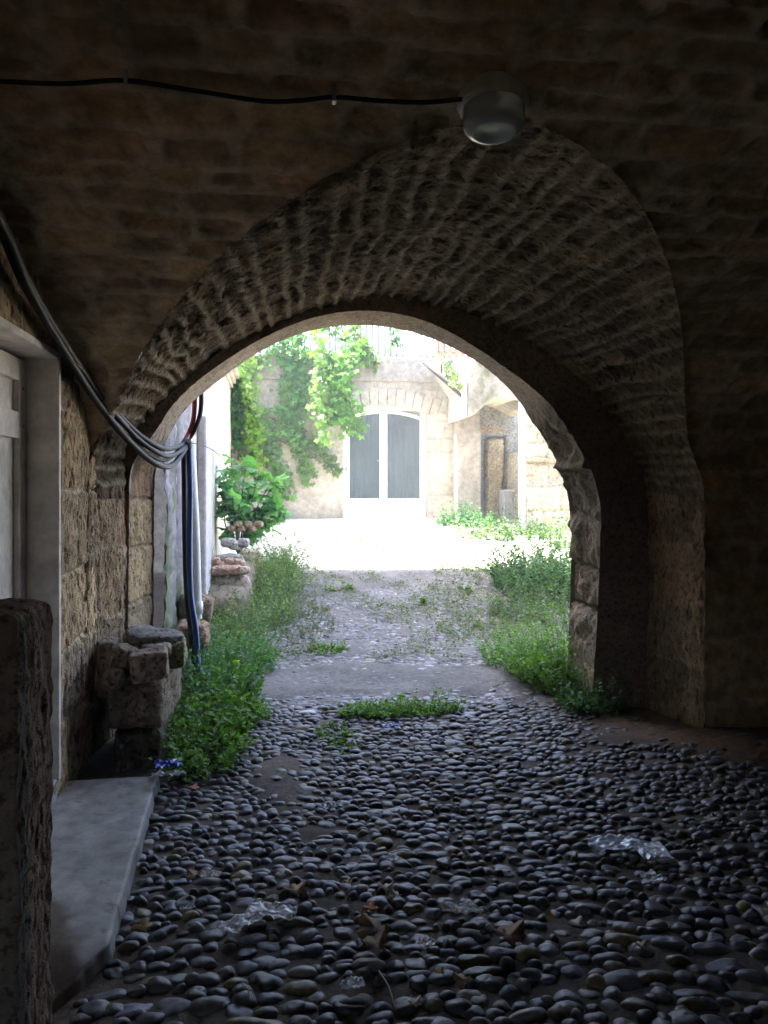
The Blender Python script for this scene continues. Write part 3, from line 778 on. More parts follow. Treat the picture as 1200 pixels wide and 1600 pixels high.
# ---- broken stone pier at the lower left
def rock_mesh(size, seed, sub=20, rough=.17, square=.6, col=(.3, .25, .2), fine=.42):
    """a block: cube sphere pushed between cube and sphere, then broken up by noise"""
    n = sub; V = []; F = []; n0 = 0
    g = np.linspace(-1, 1, n + 1)
    for ax in range(3):
        for sgn in (-1, 1):
            a, b = np.meshgrid(g, g, indexing='ij'); P = np.zeros((n + 1, n + 1, 3)); P[..., ax] = sgn; P[..., (ax + 1) % 3] = a; P[..., (ax + 2) % 3] = b
            idx = np.arange((n + 1) ** 2).reshape(n + 1, n + 1) + n0
            f = np.stack([idx[:-1, :-1], idx[1:, :-1], idx[1:, 1:], idx[:-1, 1:]], -1).reshape(-1, 4)
            if sgn < 0: f = f[:, ::-1]
            V.append(P.reshape(-1, 3)); F.append(f); n0 += (n + 1) ** 2
    V = np.concatenate(V); F = np.concatenate(F)
    # weld
    key = np.round(V * 1000).astype(int); u, inv = np.unique(key, axis=0, return_inverse=True); inv = inv.ravel()
    W = np.zeros((len(u), 3)); W[inv] = V; F = inv[F]
    p = 2 + 10 * square
    r = (np.abs(W) ** p).sum(1) ** (1 / p); W = W / r[:, None]
    s = np.array(size) / 2; W = W * s; m = float(np.mean(s))
    q = W / m; nn = q / (np.linalg.norm(q, axis=1, keepdims=True) + 1e-9)
    h = fbm(q[:, 0] * 1.1 + seed, q[:, 1] * 1.1, q[:, 2] * 1.1, seed, 3) * rough + fbm(q[:, 0] * 5, q[:, 1] * 5 + seed, q[:, 2] * 5, seed + 3, 3) * rough * fine
    W = W + nn * (h * m)[:, None]
    c = np.array(col)[None] * (1 + .25 * fbm(q[:, 0] * 2, q[:, 1] * 2, q[:, 2] * 2 + seed, seed + 5, 3))[:, None]
    return W, F, c
def rock(name, label, cat, loc, size, seed, rot=(0, 0, 0), group=None, mat=None, **kw):
    V, F, c = rock_mesh(size, seed, **kw)
    o = link(name, mk_mesh(name, V, [F], c), mat or M_ROCK); o.location = loc; o.rotation_euler = Euler([math.radians(a) for a in rot])
    tag(o, label, cat, group); return o
def build_pier():
    V, F, c = rock_mesh((.50, .25, 1.40), 5, 90, .006, 3.4, (.52, .37, .30), 3.0)
    # darker smooth cement on the face toward the camera
    V = V + np.array((0, 0, .545))
    fine = fbm(V[:, 0] * 20, V[:, 1] * 20, V[:, 2] * 12, 7, 4); V[:, 0] += .010 * fbm(V[:, 0] * 30, V[:, 1] * 45, V[:, 2] * 26, 7, 4) * (V[:, 0] > .2); V[:, 2] += .008 * fbm(V[:, 0] * 30, V[:, 1] * 30, None, 71, 3) * (V[:, 2] > 1.15)
    cem = sstep(.02, -.02, V[:, 1] + .05 + .03 * fbm(V[:, 2] * 3, V[:, 0] * 3, None, 4, 3))
    c = mixa(c, np.broadcast_to(np.array((.27, .25, .23)), c.shape), cem * .9)
    o = link('broken_stone_pier', mk_mesh('broken_stone_pier', V, [F], c * .75), M_RING); o.location = (-.755, 1.765, 0)
    tag(o, 'waist high broken stone pier with a rough reddish side, nearest thing at the lower left', 'pier')
build_pier()

# ================================================================== RUBBLE beside the doorway
G = 'rubble stones piled against the left wall'
rock('stone_block', 'squared stone block at the very bottom of the rubble pile, shade in its colour', 'stone', (-.74, 4.62, .08), (.25, .60, .26), 11, (0, 0, 3), G, col=(.13, .10, .08), square=.7)  # base block coloured darker to stand for the shade it lies in
rock('stone_block', 'large squared stone block carrying the smaller rubble of the pile', 'stone', (-.72, 4.62, .34), (.29, .68, .25), 12, (0, 0, -2), G, col=(.22, .17, .12), square=.8, sub=26)
rock('rubble_stone', 'brown squarish stone resting on front edge of the large block', 'stone', (-.665, 4.33, .555), (.20, .16, .155), 13, (4, -5, 8), G, col=(.34, .26, .20), square=.5)
rock('rubble_stone', 'dark flat slab lying on top of the rubble pile', 'stone', (-.68, 4.64, .645), (.30, .28, .07), 14, (0, 3, 20), G, col=(.22, .20, .18), square=.25)
rock('rubble_stone', 'small pale stone wedged under the flat slab', 'stone', (-.66, 4.50, .60), (.16, .13, .08), 15, (0, 0, 30), G, col=(.40, .34, .27), square=.2)
rock('rubble_stone', 'mossy stone on right end of the large block', 'stone', (-.57, 4.62, .56), (.13, .24, .14), 16, (0, 0, 5), G, col=(.24, .24, .12), square=.4)
rock('rubble_stone', 'narrow upright stone leaning on the left of the pile', 'stone', (-.82, 4.40, .55), (.12, .16, .20), 17, (0, 20, 0), G, col=(.26, .20, .15), square=.3)
rock('rubble_stone', 'small dark round stone below the leaning upright one', 'stone', (-.835, 4.26, .50), (.12, .1, .1), 18, (0, 0, 0), G, col=(.2, .15, .12), square=.1)
rock('rubble_stone', 'tall pale stone fragment standing against the wall corner', 'stone', (-.93, 4.58, .50), (.10, .22, .30), 19, (0, 4, 0), G, col=(.34, .28, .22), square=.5, sub=18)
rock('rubble_stone', 'grey rounded stone at back of the pile near the wall', 'stone', (-.80, 4.92, .56), (.2, .24, .2), 20, (0, 0, 0), G, col=(.28, .26, .24), square=.1)
rock('rubble_stone', 'reddish stone half hidden in weeds behind the rubble pile', 'stone', (-.60, 5.9, .42), (.24, .3, .2), 21, (0, 0, 0), G, col=(.3, .19, .13), square=.2)
rock('rubble_stone', 'brown stone at foot of the plaster wall, behind the blue conduit', 'stone', (-.62, 6.4, .55), (.26, .26, .22), 22, (0, 10, 0), G, col=(.24, .17, .12), square=.2)

# ================================================================== COURTYARD, left side
def build_left():
    b = thing('courtyard_house', (-1.5, 8, 0), 'tall pale plastered house wall running along the left of the courtyard', 'building')
    ys = np.arange(YO - .02, 10.42, .035); zs = np.concatenate([np.arange(-.1, 4.5, .035), np.arange(4.5, 12, .5), [12]])
    Y, Z = np.meshgrid(ys, zs, indexing='ij'); X = np.full_like(Y, -.75)
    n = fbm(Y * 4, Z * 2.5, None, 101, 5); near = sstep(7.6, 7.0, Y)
    groove = np.exp(-((Y - 6.35 - .03 * n) / .06) ** 2)
    disp = .012 * n + near * (.03 * fbm(Y * 9, Z * 3, None, 102, 4) + .03 * fbm(Y * 22, Z * 14, None, 103, 3) - .05 * groove)
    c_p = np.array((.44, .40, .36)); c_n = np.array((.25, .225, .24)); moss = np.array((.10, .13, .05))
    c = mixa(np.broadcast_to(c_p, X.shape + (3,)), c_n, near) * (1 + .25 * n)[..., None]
    c = mixa(c, np.broadcast_to(moss, c.shape), sstep(.1, .5, n + .6 * sstep(1.6, .4, Z)) * near * .75)
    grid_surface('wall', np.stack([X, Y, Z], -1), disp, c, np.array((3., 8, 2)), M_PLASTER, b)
    m = MB(); m.box(-.75, -.66, 7.75, 8.35, .1, 2.2, (.42, .40, .42)); m.obj('buttress', M_PLASTER, b, bevel=.02)
    m = MB(); m.box(-5, -.77, 10.30, 10.43, -.1, 12, (.4, .37, .33)); m.box(-5, -.77, YO, 10.3, 11.9, 12, (.4, .37, .33)); m.box(-5, -4.8, YO, 10.3, 0, 12, (.4, .37, .33)); m.obj('end_wall', M_PLASTER, b)
    w = thing('garden_wall', (-.9, 12, 0), 'low cream wall with a moulded cornice beyond the tall left house', 'wall')
    ys = np.arange(10.42, 13.9, .04); zs = np.arange(-.1, 3.25, .04)
    Y, Z = np.meshgrid(ys, zs, indexing='ij'); X = np.full_like(Y, -.76); n = fbm(Y * 4, Z * 2.5, None, 111, 5)
    c = np.broadcast_to(np.array((.48, .43, .34)), X.shape + (3,)) * (1 + .2 * n)[..., None]
    grid_surface('wall', np.stack([X, Y, Z], -1), .012 * n, c, np.array((3., 12, 2)), M_PLASTER, w)
    m = MB(); m.box(-1.2, -.80, 10.45, 13.88, -.1, 3.2, (.46, .41, .33)); m.obj('wall_core', M_PLASTER, w)
    m = MB()
    for (z0, z1, p) in ((3.22, 3.28, .04), (3.283, 3.36, .09), (3.363, 3.44, .15)): m.box(-1.22, -.76 + p, 10.45, 13.88, z0, z1, (.48, .43, .35))
    m.obj('cornice', M_PLASTER, w, bevel=.012)
build_left()

# ================================================================== FAR FACADE with French door
FY = 13.9
def fx(px): return at_y(px, 700, FY).x
def fz(px, py): return at_y(px, py, FY).z
FB = thing('terrace_house', (1.4, FY, .95), 'terraced stone house closing the courtyard, with a white glazed double door', 'house')
DXL, DXR = fx(536), fx(668); DTOP_L, DTOP_M = fz(540, 646), fz(600, 633)
def door_top(x):
    c = (DXL + DXR) / 2; h = (DXR - DXL) / 2; return DTOP_M - (DTOP_M - DTOP_L) * ((x - c) / h) ** 2
def build_facade():
    xs = np.arange(-.76, 3.33, .035); zs = np.arange(.6, 3.83, .035)
    X, Z = np.meshgrid(xs, zs, indexing='ij'); Y = np.full_like(X, FY)
    P = np.stack([X, Y, Z], -1)
    inside = (X > DXL) & (X < DXR) & (Z < door_top(X))
    dl, dr_, dt = X - DXL, DXR - X, door_top(X) - Z
    e = np.stack([dl, dr_, dt]); k = e.argmin(0); soft = inside & (e.min(0) < .036)
    P[..., 0] = np.where(soft & (k == 0), DXL, P[..., 0]); P[..., 0] = np.where(soft & (k == 1), DXR, P[..., 0]); P[..., 2] = np.where(soft & (k == 2), door_top(X), P[..., 2])
    hard = inside & ~soft; mask = ~(hard[:-1, :-1] | hard[1:, :-1] | hard[1:, 1:] | hard[:-1, 1:])
    n = fbm(X * 3, Z * 3, None, 121, 5)
    # ashlar to the right of the door, cement elsewhere
    ash = (X > DXR - .03) & (X < fx(713)) & (Z < fz(690, 612))
    d, dS, dT, r1, r2, r3, kk = stones(Z, X, .26, .5, 66, warp=.006)
    c = np.broadcast_to(np.array((.33, .305, .27)), X.shape + (3,)) * (1 + .28 * n)[..., None]
    ca = np.broadcast_to(np.array((.42, .385, .33)), c.shape) * (.85 + .3 * r1)[..., None] * np.where(d < .012, .75, 1)[..., None]
    c = np.where(ash[..., None], ca, c)
    grid_surface('wall', P, .01 * n - .008 * (ash & (d < .012)), c, np.array((1., 5, 2)), M_PLASTER, FB, mask)
    # voussoirs over the door
    vs2 = link('door_arch', None, None, FB); WL[vs2.name] = Vector((0, 0, 0))
    xc = (DXL + DXR) / 2; R = 2.2; nv = 13
    mb = MB(); x0, x1 = DXL - .12, DXR + .32
    for i in range(nv):
        a = x0 + (x1 - x0) * i / nv + .006; b = x0 + (x1 - x0) * (i + 1) / nv - .006
        def up(x, h): 
            q = (x - xc) / R; return (x + q * h * .8, door_top(np.clip(x, DXL, DXR)) + h * (1 - .06 * abs(q)))
        P4 = [(*up(a, 0), ), (*up(b, 0), ), (*up(b, .30), ), (*up(a, .30), )]
        g = .9 + .2 * random.random()
        mb.prism([(p[0], FY - .022, p[1]) for p in P4], (0, .04, 0), (.37 * g, .345 * g, .30 * g))
    mb.obj('voussoir', M_PLASTER, vs2, bevel=.006)
    # reveal
    m = MB(); cc = (.5, .44, .34)
    m.box(DXR - .002, DXR + .03, FY + .012, FY + .16, .8, DTOP_M + .1, cc); m.box(DXL - .03, DXL + .002, FY + .012, FY + .16, .8, DTOP_M + .1, cc)
    N = 14
    for i in range(N):
        a = DXL + (DXR - DXL) * i / N; b = DXL + (DXR - DXL) * (i + 1) / N
        m.prism([(a, FY + .012, door_top(a) - .003), (b, FY + .012, door_top(b) - .003), (b, FY + .012, door_top(b) + .08), (a, FY + .012, door_top(a) + .08)], (0, .15, 0), cc)
    m.obj('door_reveal', M_PLASTER, FB)
    # French door
    fd = link('french_door', None, None, FB); WL[fd.name] = Vector((0, 0, 0))
    y0 = FY + .10; xm = fx(600); fr = MB()
    zb = .90; pn = MB()
    fw = .055
    fr.box(DXL + .004, DXL + fw, y0, y0 + .06, zb, door_top(DXL) + .0); fr.box(DXR - fw, DXR - .004, y0, y0 + .06, zb, door_top(DXR) + .0)
    for i in range(N):
        a = DXL + .01 + (DXR - DXL - .02) * i / N; b = DXL + .01 + (DXR - DXL - .02) * (i + 1) / N
        fr.prism([(a, y0 - .003, door_top(a) - .075), (b, y0 - .003, door_top(b) - .075), (b, y0 - .003, door_top(b) - .004), (a, y0 - .003, door_top(a) - .004)], (0, .066, 0))
    fr.obj('frame', M_WHITEP, fd)
    gb = fz(600, 779)
    for (a, b) in ((DXL + fw + .004, xm - .004), (xm + .004, DXR - fw - .004)):
        lf = MB(); s = .065
        lf.box(a, a + s, y0 - .018, y0 + .03, zb + .02, door_top(a) - .08); lf.box(b - s, b, y0 - .018, y0 + .03, zb + .02, door_top(b) - .08)
        lf.box(a + s, b - s, y0 - .015, y0 + .027, zb + .02, gb)
        for i in range(8):
            u = a + s + (b - a - 2 * s) * i / 8; w = a + s + (b - a - 2 * s) * (i + 1) / 8
            lf.prism([(u, y0 - .015, door_top(u) - .14), (w, y0 - .015, door_top(w) - .14), (w, y0 - .015, door_top(w) - .08), (u, y0 - .015, door_top(u) - .08)], (0, .042, 0))
        lf.obj('leaf_frame', M_WHITEP, fd)
        lf2 = MB(); lf2.box(a + s - .004, b - s + .004, y0 - .004, y0 + .004, gb - .004, max(door_top(a + s), door_top(b - s)) - .09); lf2.obj('pane', M_GLASS, fd)
    h = MB(); h.box(xm - .03, xm - .008, y0 - .03, y0 - .018, 1.88, 2.02); h.tube([(xm - .02, y0 - .03, 1.98), (xm - .02, y0 - .06, 1.98), (xm - .11, y0 - .06, 1.98)], .008, 8); h.obj('handle', M_METAL, fd)
    # dark room with light curtains behind the panes
    r = MB(); r.box(DXL - .6, DXR + .6, FY + 1.6, FY + 1.65, .8, 3.4); r.box(DXL - .6, DXR + .6, FY + .2, FY + 1.6, .82, .86); r.box(DXL - .64, DXL - .6, FY + .2, FY + 1.65, .8, 3.4); r.box(DXR + .6, DXR + .64, FY + .2, FY + 1.65, .8, 3.4); r.box(DXL - .6, DXR + .6, FY + .2, FY + 1.6, 3.36, 3.4)
    r.obj('room', M_DARK, FB)
    cu = MB()
    for (x0, x1, top, bot) in ((DXL + .10, DXL + .62, .0, .20), (xm + .05, xm + .66, 0, .16)):
        V = []; F = []; K = 40
        for i in range(K):
            u = i / (K - 1)
            for j in range(8):
                v = j / 7; x = x0 + (x1 - x0) * (u * (1 - .28 * v) + (.28 * v if x0 > xm else 0)); V.append((x, FY + .30 + .03 * math.sin(u * 30) + .01 * v, 3.1 - v * 2.2))
        for i in range(K - 1):
            for j in range(7): F.append((i * 8 + j, i * 8 + j + 1, (i + 1) * 8 + j + 1, (i + 1) * 8 + j))
        cu.add(V, F)
    cu.obj('curtain', M_CURT, FB, smooth=True)
    # parapet band and terrace
    m = MB(); z1 = fz(620, 560)
    m.box(-.76, fx(700), FY - .05, FY + 5.5, z1 - .42, z1, (.27, .25, .225)); m.obj('terrace', M_PLASTER, FB, bevel=.015)
    m = MB(); m.box(-.9, DXL - .7, FY + .05, FY + .4, .5, z1 - .43, (.3,) * 3); m.obj('wall_core', M_PLASTER, FB); m = MB(); m.box(DXR + .66, 6, FY + .05, FY + .4, .5, z1 - .43, (.3,) * 3); m.obj('wall_core', M_PLASTER, FB)
    # plastered pier beside the stair
    pz = fz(735, 628)
    xs = np.arange(fx(713), fx(753), .03); zs = np.arange(.6, pz, .03); X, Z = np.meshgrid(xs, zs, indexing='ij'); n = fbm(X * 4, Z * 3, None, 131, 5)
    yy = FY - .25
    P = np.stack([X * (FY - .25) / FY + .00, np.full_like(X, yy), Z], -1)
    A = P[:1].copy(); A[..., 1] = FY + .02; B = P[-1:].copy(); B[..., 1] = FY + .02
    P = np.concatenate([A, P, B], 0); n = np.concatenate([n[:1], n, n[-1:]], 0)
    c = np.broadcast_to(np.array((.31, .275, .24)), P.shape) * (1 + .3 * n)[..., None]
    c = np.broadcast_to(np.array((.31, .275, .24)), P.shape) * (1 + .3 * n)[..., None]
    grid_surface('pier', P, .012 * n, c, np.array((1.9, 5, 2)), M_PLASTER, FB)
def glass_mat():
    m, nt, b = new_mat('door_glass'); L = nt.links
    b.inputs['Base Color'].default_value = (.09, .12, .14, 1); b.inputs['Roughness'].default_value = .06; b.inputs['Specular IOR Level'].default_value = .9
    tp = nt.nodes.new('ShaderNodeBsdfTransparent'); mx = nt.nodes.new('ShaderNodeMixShader'); tc = nt.nodes.new('ShaderNodeTexCoord').outputs['Object']
    r = ramp(nt, noise(nt, tc, 3, 5, .65), [(.35, (.45,) * 3), (.65, (.75,) * 3)])
    L.new(r, mx.inputs[0]); L.new(tp.outputs[0], mx.inputs[1]); L.new(b.outputs[0], mx.inputs[2]); L.new(mx.outputs[0], nt.nodes['Material Output'].inputs[0]); return m
M_GLASS = glass_mat(); M_CURT = plain_mat('curtain_cloth', (.25, .26, .27), .9)
build_facade()

# ---- railing on the terrace
def build_railing():
    z1 = fz(620, 560); r = thing('terrace_railing', (1, FY + .06, z1), 'thin vertical bar metal railing along the terrace edge, overgrown at its left', 'railing')
    m = MB(); x = -.7
    while x < fx(705): m.tube([(x, FY + .06, z1), (x, FY + .06, z1 + .95)], .015, 6); x += .11
    m.obj('bar', M_RAIL, r)
    m = MB(); m.tube([(-.7, FY + .06, z1 + .95), (fx(705), FY + .06, z1 + .95)], .018, 8); m.tube([(-.7, FY + .06, z1 + .06), (fx(705), FY + .06, z1 + .06)], .012, 6); m.obj('rail', M_RAIL, r)
    f = thing('slatted_fence', (3.2, FY + 2.4, z1), 'orange red wooden slat fence above the outside stair', 'fence')
    m = MB(); x = 3.05
    Yf = FY + 2.4
    x0 = at_y(681, 540, Yf).x; zt = at_y(681, 530, Yf).z; zb = at_y(681, 560, Yf).z
    for i in range(14): m.box(x0 + i * .135, x0 + i * .135 + .075, Yf, Yf + .025, zb, zb + 1.05)
    m.obj('slat', M_ORANGE, f, bevel=.004)
    m = MB(); m.box(x0 - .03, x0 + 1.9, Yf + .028, Yf + .06, zb + .1, zb + .17); m.box(x0 - .03, x0 + 1.9, Yf + .028, Yf + .06, zb + .8, zb + .87); m.obj('rail', M_ORANGE, f)
M_RAIL = plain_mat('railing_paint', (.05, .045, .04), .5, .2)
build_railing()

# ---- outside stair with landing and arched recess beneath
def build_stair():
    S = thing('outside_stair', (3.6, 12.8, .9), 'old outside stone stair climbing left to the terrace over an arched recess', 'staircase')
    # flight from the terrace edge down right to the landing, solid steps in front of the facade
    y0, y1 = FY - .95, FY - .06
    a = at_y(690, 562, y0); b = at_y(742, 632, y0)
    m = MB(); n = 9
    m.prism([(a.x, y0 + .05, a.z), (b.x, y0 + .05, b.z), (b.x, y0 + .05, b.z - .16), (a.x + .14, y0 + .05, a.z - .30)], (0, .84, 0), (.40, .37, .33))
    m.obj('flight', M_PLASTER, S, bevel=.008)
    m = MB(); p0 = at_y(662, 566, y0 - .02); p1 = at_y(730, 627, y0 - .02)
    m.tube([p0, p1], .03, 8, (.35, .33, .31)); m.tube([p0 + Vector((.3, 0, -.18)), p0 + Vector((.3, 0, .35))], .012, 6); m.tube([p0 + Vector((.62, 0, -.45)), p0 + Vector((.62, 0, .2))], .012, 6)
    m.obj('handrail', M_RAIL, S, smooth=True)
    # landing: mossy solid block whose underside is cut by an arch; profile in the picture plane at Yl
    Yl = 12.55
    def q(px, py): v = at_y(px, py, Yl); return (v.x, v.z)
    outline = [q(741, 562), q(790, 575), q(798, 622)] # right shoulder
    arch = [q(832, 640), q(818, 632), q(806, 625), q(792, 621), q(778, 622), q(766, 627), q(756, 635), q(747, 644), q(738, 650), q(731, 651)]
    poly = [q(728, 640), q(731, 610), q(735, 575)] + [q(741, 562), q(764, 566), q(790, 583), q(803, 610), q(822, 618), q(836, 628)] + arch
    P = [(x, Yl, z) for x, z in poly]
    # strip mesh: resample top and bottom chains
    top = np.array([q(729, 644), q(732, 600), q(741, 562), q(764, 566), q(790, 583), q(803, 611), q(822, 619), q(838, 632)]); bot = np.array(arch[::-1] )
    xs = np.linspace(bot[0, 0], top[-1, 0], 70); zt = np.interp(xs, top[:, 0], top[:, 1]); zb = np.interp(xs, bot[:, 0], bot[:, 1])
    V = np.linspace(0, 1, 40); X = np.repeat(xs[:, None], 40, 1); Z = zb[:, None] + (zt - zb)[:, None] * V[None]
    Pf = np.stack([X, np.full_like(X, Yl), Z], -1); n = fbm(X * 4, Z * 4, None, 141, 5)
    c = np.broadcast_to(np.array((.30, .27, .22)), X.shape + (3,)) * (1 + .3 * n)[..., None]
    xm = q(760, 600)[0]; moss = np.exp(-((X - xm) / .16) ** 2) * sstep(-.35, .15, fbm(X * 9, Z * 5, None, 142, 4)); lip = sstep(.14, .0, V)[None, :] * np.ones_like(X)
    c = mixa(c, np.broadcast_to(np.array((.12, .12, .045)), c.shape), np.clip(moss * .85, 0, 1)); c = mixa(c, np.broadcast_to(np.array((.42, .38, .28)), c.shape), lip * .6)
    ext = Pf[:, -1:].copy(); ext[..., 1] = FY - .02; exb = Pf[:, :1].copy(); exb[..., 1] = FY - .02
    P2 = np.concatenate([exb, Pf, ext], 1); c2 = np.concatenate([c[:, :1], c, c[:, -1:]], 1); nn = np.concatenate([n[:, :1] * 0, n, n[:, -1:] * 0], 1)
    grid_surface('landing', P2, .02 * nn, c2, np.array((3., 5, 2.2)), M_PLASTER, S)
    m = MB(); e = q(728.5, 612); m.box(e[0] - .0, e[0] + .02, Yl + .01, FY - .03, q(731, 651)[1], q(735, 590)[1], (.5, .45, .36)); m.obj('landing_side', M_PLASTER, S)
    # recess wall: eroded tufa with one big pale block
    Yb = FY - .04
    xs = np.arange(fx(750), fx(850), .022); zs = np.arange(.7, fz(800, 600), .022); X, Z = np.meshgrid(xs, zs, indexing='ij')
    n = fbm(X * 4, Z * 4, None, 151, 5)
    bx0, bx1, bt = fx(757), fx(787), fz(770, 684)
    dd = np.minimum(np.minimum(X - bx0, bx1 - X), bt - Z) + .035 * n + .02 * fbm(X * 14, Z * 14, None, 152, 3); inb = sstep(.0, .03, dd); crack = np.exp(-(dd / .022) ** 2)
    c = np.broadcast_to(np.array((.27, .255, .22)), X.shape + (3,)) * (1 + .35 * n)[..., None]
    c = mixa(c, np.broadcast_to(np.array((.42, .34, .21)), c.shape), inb * .9)
    band = sstep(.02, .0, np.abs(Z - bt - .14) - .05) * (X < bx1 - .02); c = mixa(c, np.broadcast_to(np.array((.38, .26, .13)), c.shape), band * .7)
    c = c * (1 - .35 * crack * (1 - sstep(bx0 + .3, bx1, X) * .6))[..., None]
    grid_surface('recess_wall', np.stack([X, np.full_like(X, Yb), Z], -1), .035 * n + .05 * inb - .09 * crack, c, np.array((3., 5, 2)), M_ROCK, S)
    m = MB(); p = at_y(785, 765, FY - .35); m.box(p.x, p.x + .42, FY - .5, FY - .08, p.z - .04, p.z, (.4, .4, .4)); m.box(p.x + .0, p.x + .40, FY - .46, FY - .12, .8, p.z - .04, (.3, .3, .3)); m.obj('stone_shelf', M_PLASTER, S, bevel=.01)
    # white post in front
    Yp = 12.5; p = at_y(817, 640, Yp); t = thing('white_post', (p.x, Yp, .9), 'square off white post standing right of the arched recess', 'post')
    m = MB(); m.box(p.x - .05, p.x + .045, Yp, Yp + .1, .8, at_y(817, 625, Yp).z, (.6, .6, .64)); m.obj('shaft', M_PIPE, t, bevel=.008)
    m = MB(); m.box(p.x - .065, p.x + .06, Yp - .012, Yp + .112, at_y(817, 736, Yp).z, at_y(817, 730, Yp).z + .02); m.obj('clamp', M_METAL, t)
build_stair()

# ---- sunlit ruined wall at the right
def build_ruin():
    R = thing('ruined_wall', (5, 12.6, .8), 'sunlit broken tufa wall with ledges at the right of the courtyard', 'wall')
    x0 = at_y(822, 700, 12.7).x; x1 = 7.5
    xs = np.arange(x0, x1, .03); zs = np.arange(.6, 3.35, .03); X, Z = np.meshgrid(xs, zs, indexing='ij'); n = fbm(X * 3, Z * 3, None, 161, 5)
    top = at_y(830, 655, 12.7).z + .25 * fbm(xs * 2, xs * 0, None, 3, 3) - .12 * (xs - x0)
    Z = .6 + (Z - .6) / (3.35 - .6) * (top[:, None] - .6)
    d, dS, dT, r1, r2, r3, kk = stones(Z, X, .34, .5, 70, warp=.05); t = sstep(.005, .03, d)
    led = sstep(.05, .0, np.abs(Z - at_y(860, 716, 12.7).z - .02 * n)); hole = sstep(.0, .2, .38 - np.abs(Z - at_y(860, 735, 12.7).z) * 1.3) * sstep(.1, .25, np.sin(X * 4.2 + 1.3 + n)) 
    c = np.broadcast_to(np.array((.52, .44, .31)), X.shape + (3,)) * (.8 + .4 * r1)[..., None] * (1 + .25 * n)[..., None] * (.7 + .3 * t)[..., None]
    Y = 12.7 + .12 * (X - x0)
    grid_surface('wall_face', np.stack([X, Y, Z], -1), .05 * n - .03 * (1 - t) + .10 * led - .14 * hole, c, np.array((3., 5, 2)), M_ROCK, R)
    m = MB(); m.box(x0 + .02, x1, 13.4, 13.9, .5, float(top.min()) - .1, (.45, .4, .3)); m.obj('wall_core', M_ROCK, R)
build_ruin()

# ================================================================== CABLES AND PIPES
def cable(name, label, pts, r, mat, n=14, ribs=False, group=None, seg=10):
    P = spline(pts, n)
    if ribs:
        # corrugated: resample densely and vary the radius
        Q = [P[0]]
        for a, b in zip(P[:-1], P[1:]):
            k = max(1, int((b - a).length / .004))
            for i in range(1, k + 1): Q.append(a.lerp(b, i / k))
        P = Q; rr = [r * (1.0 if (i // 1) % 2 == 0 else .88) for i in range(len(P))]
    else: rr = r
    o = MB().tube(P, rr, seg).obj(name, mat, None, smooth=True)
    return center_origin(tag(o, label, 'cable', group))
CG = 'cables looped along the left wall'
base = [at_x(0, 350, -.955), at_x(40, 440, -.95), at_x(92, 525, -.94), at_y(150, 610, 4.22), at_y(205, 672, 4.68), at_y(244, 700, 4.98), at_y(268, 704, 5.28), at_y(291, 692, 5.62)]
first = at_x(-60, 250, -.955)
def lower(off, px):  # move path points by sag in picture-y while staying at their depth
    out = []
    for p, s in zip([first] + base, [0, 0] + [px * w for w in (.2, .45, .7, .9, 1, .8, 0)]):
        D = p.x * SA + p.y * CA; out.append(p + Vector((0, 0, -s / FPX * D)) + Vector(off))
    return out
tie = base[-1]
up_end = [at_y(303, 668, 5.66), at_y(311, 640, 5.68), at_y(311, 600, 5.68), at_y(305, 540, 5.66), at_y(290, 420, 5.66)]
cable('electric_cable', 'thick black cable, the upper strand of the looped bundle, rising outside the arch', lower((0, 0, .010), -1) + [p + Vector((.012, 0, 0)) for p in up_end], .016, M_BLACK, group=CG)
cable('electric_cable', 'thick black cable, second strand of the looped bundle', lower((.014, .0, -.008), 6), .015, M_BLACK, group=CG)
cable('electric_cable', 'grey black cable sagging lowest in the looped bundle', lower((.010, 0, -.016), 22), .018, M_BLACK, group=CG)
cable('electric_cable', 'thin black cable just above the lowest strand of the bundle', lower((-.012, 0, 0), 15), .012, M_BLACK, group=CG)
cable('red_cable', 'red cable rising behind the arch edge from the tie point', [tie + Vector((-.02, -.03, -.01)), at_y(296, 675, 5.66), at_y(303, 650, 5.68), at_y(304, 600, 5.68), at_y(298, 540, 5.66)], .017, M_RED, group=CG)
cable('red_cable', 'short red strand showing between the black cables below the vault', [at_x(118, 566, -.92), at_y(160, 622, 4.3), at_y(200, 667, 4.62)], .009, M_RED, group=CG)
cable('black_conduit', 'black corrugated conduit dropping from the cable tie, left of the blue one', [at_y(287, 694, 5.62), at_y(288, 760, 5.66), at_y(289, 850, 5.66), at_y(292, 930, 5.64), at_y(300, 1000, 5.6), at_y(306, 1055, 5.55)], .020, M_BLACK, ribs=True, group=CG)
cable('blue_conduit', 'blue corrugated conduit hanging down into the weeds by the arch', [at_y(295, 694, 5.60), at_y(297, 770, 5.62), at_y(296, 860, 5.62), at_y(298, 930, 5.60), at_y(306, 985, 5.56), at_y(310, 1050, 5.5)], .022, M_BLUE, ribs=True, group=CG)
cable('wire', 'hair thin black wire trailing from the cable tie toward the fig leaves', [tie, at_y(310, 694, 5.8), at_y(330, 702, 6.2), at_y(352, 719, 6.8)], .003, M_BLACK, 10)
o = MB().tube([at_y(291, 690, 5.57), at_y(292, 697, 5.59), at_y(290, 700, 5.64)], .034, 12).obj('cable_tie', M_BLACK, None, smooth=True); center_origin(tag(o, 'black tie holding the looped cables together beside the arch', 'cable tie'))
pp = thing('drain_pipe', (-.6, 6.2, .3), 'white plastic pipe standing behind the blue conduit against the left wall', 'pipe')
MB().tube([at_y(298, 690, 6.2), at_y(305, 830, 6.2), at_y(309, 975, 6.15), at_y(309, 1010, 6.15)], .034, 18).obj('shaft', M_PIPE, pp, smooth=True)
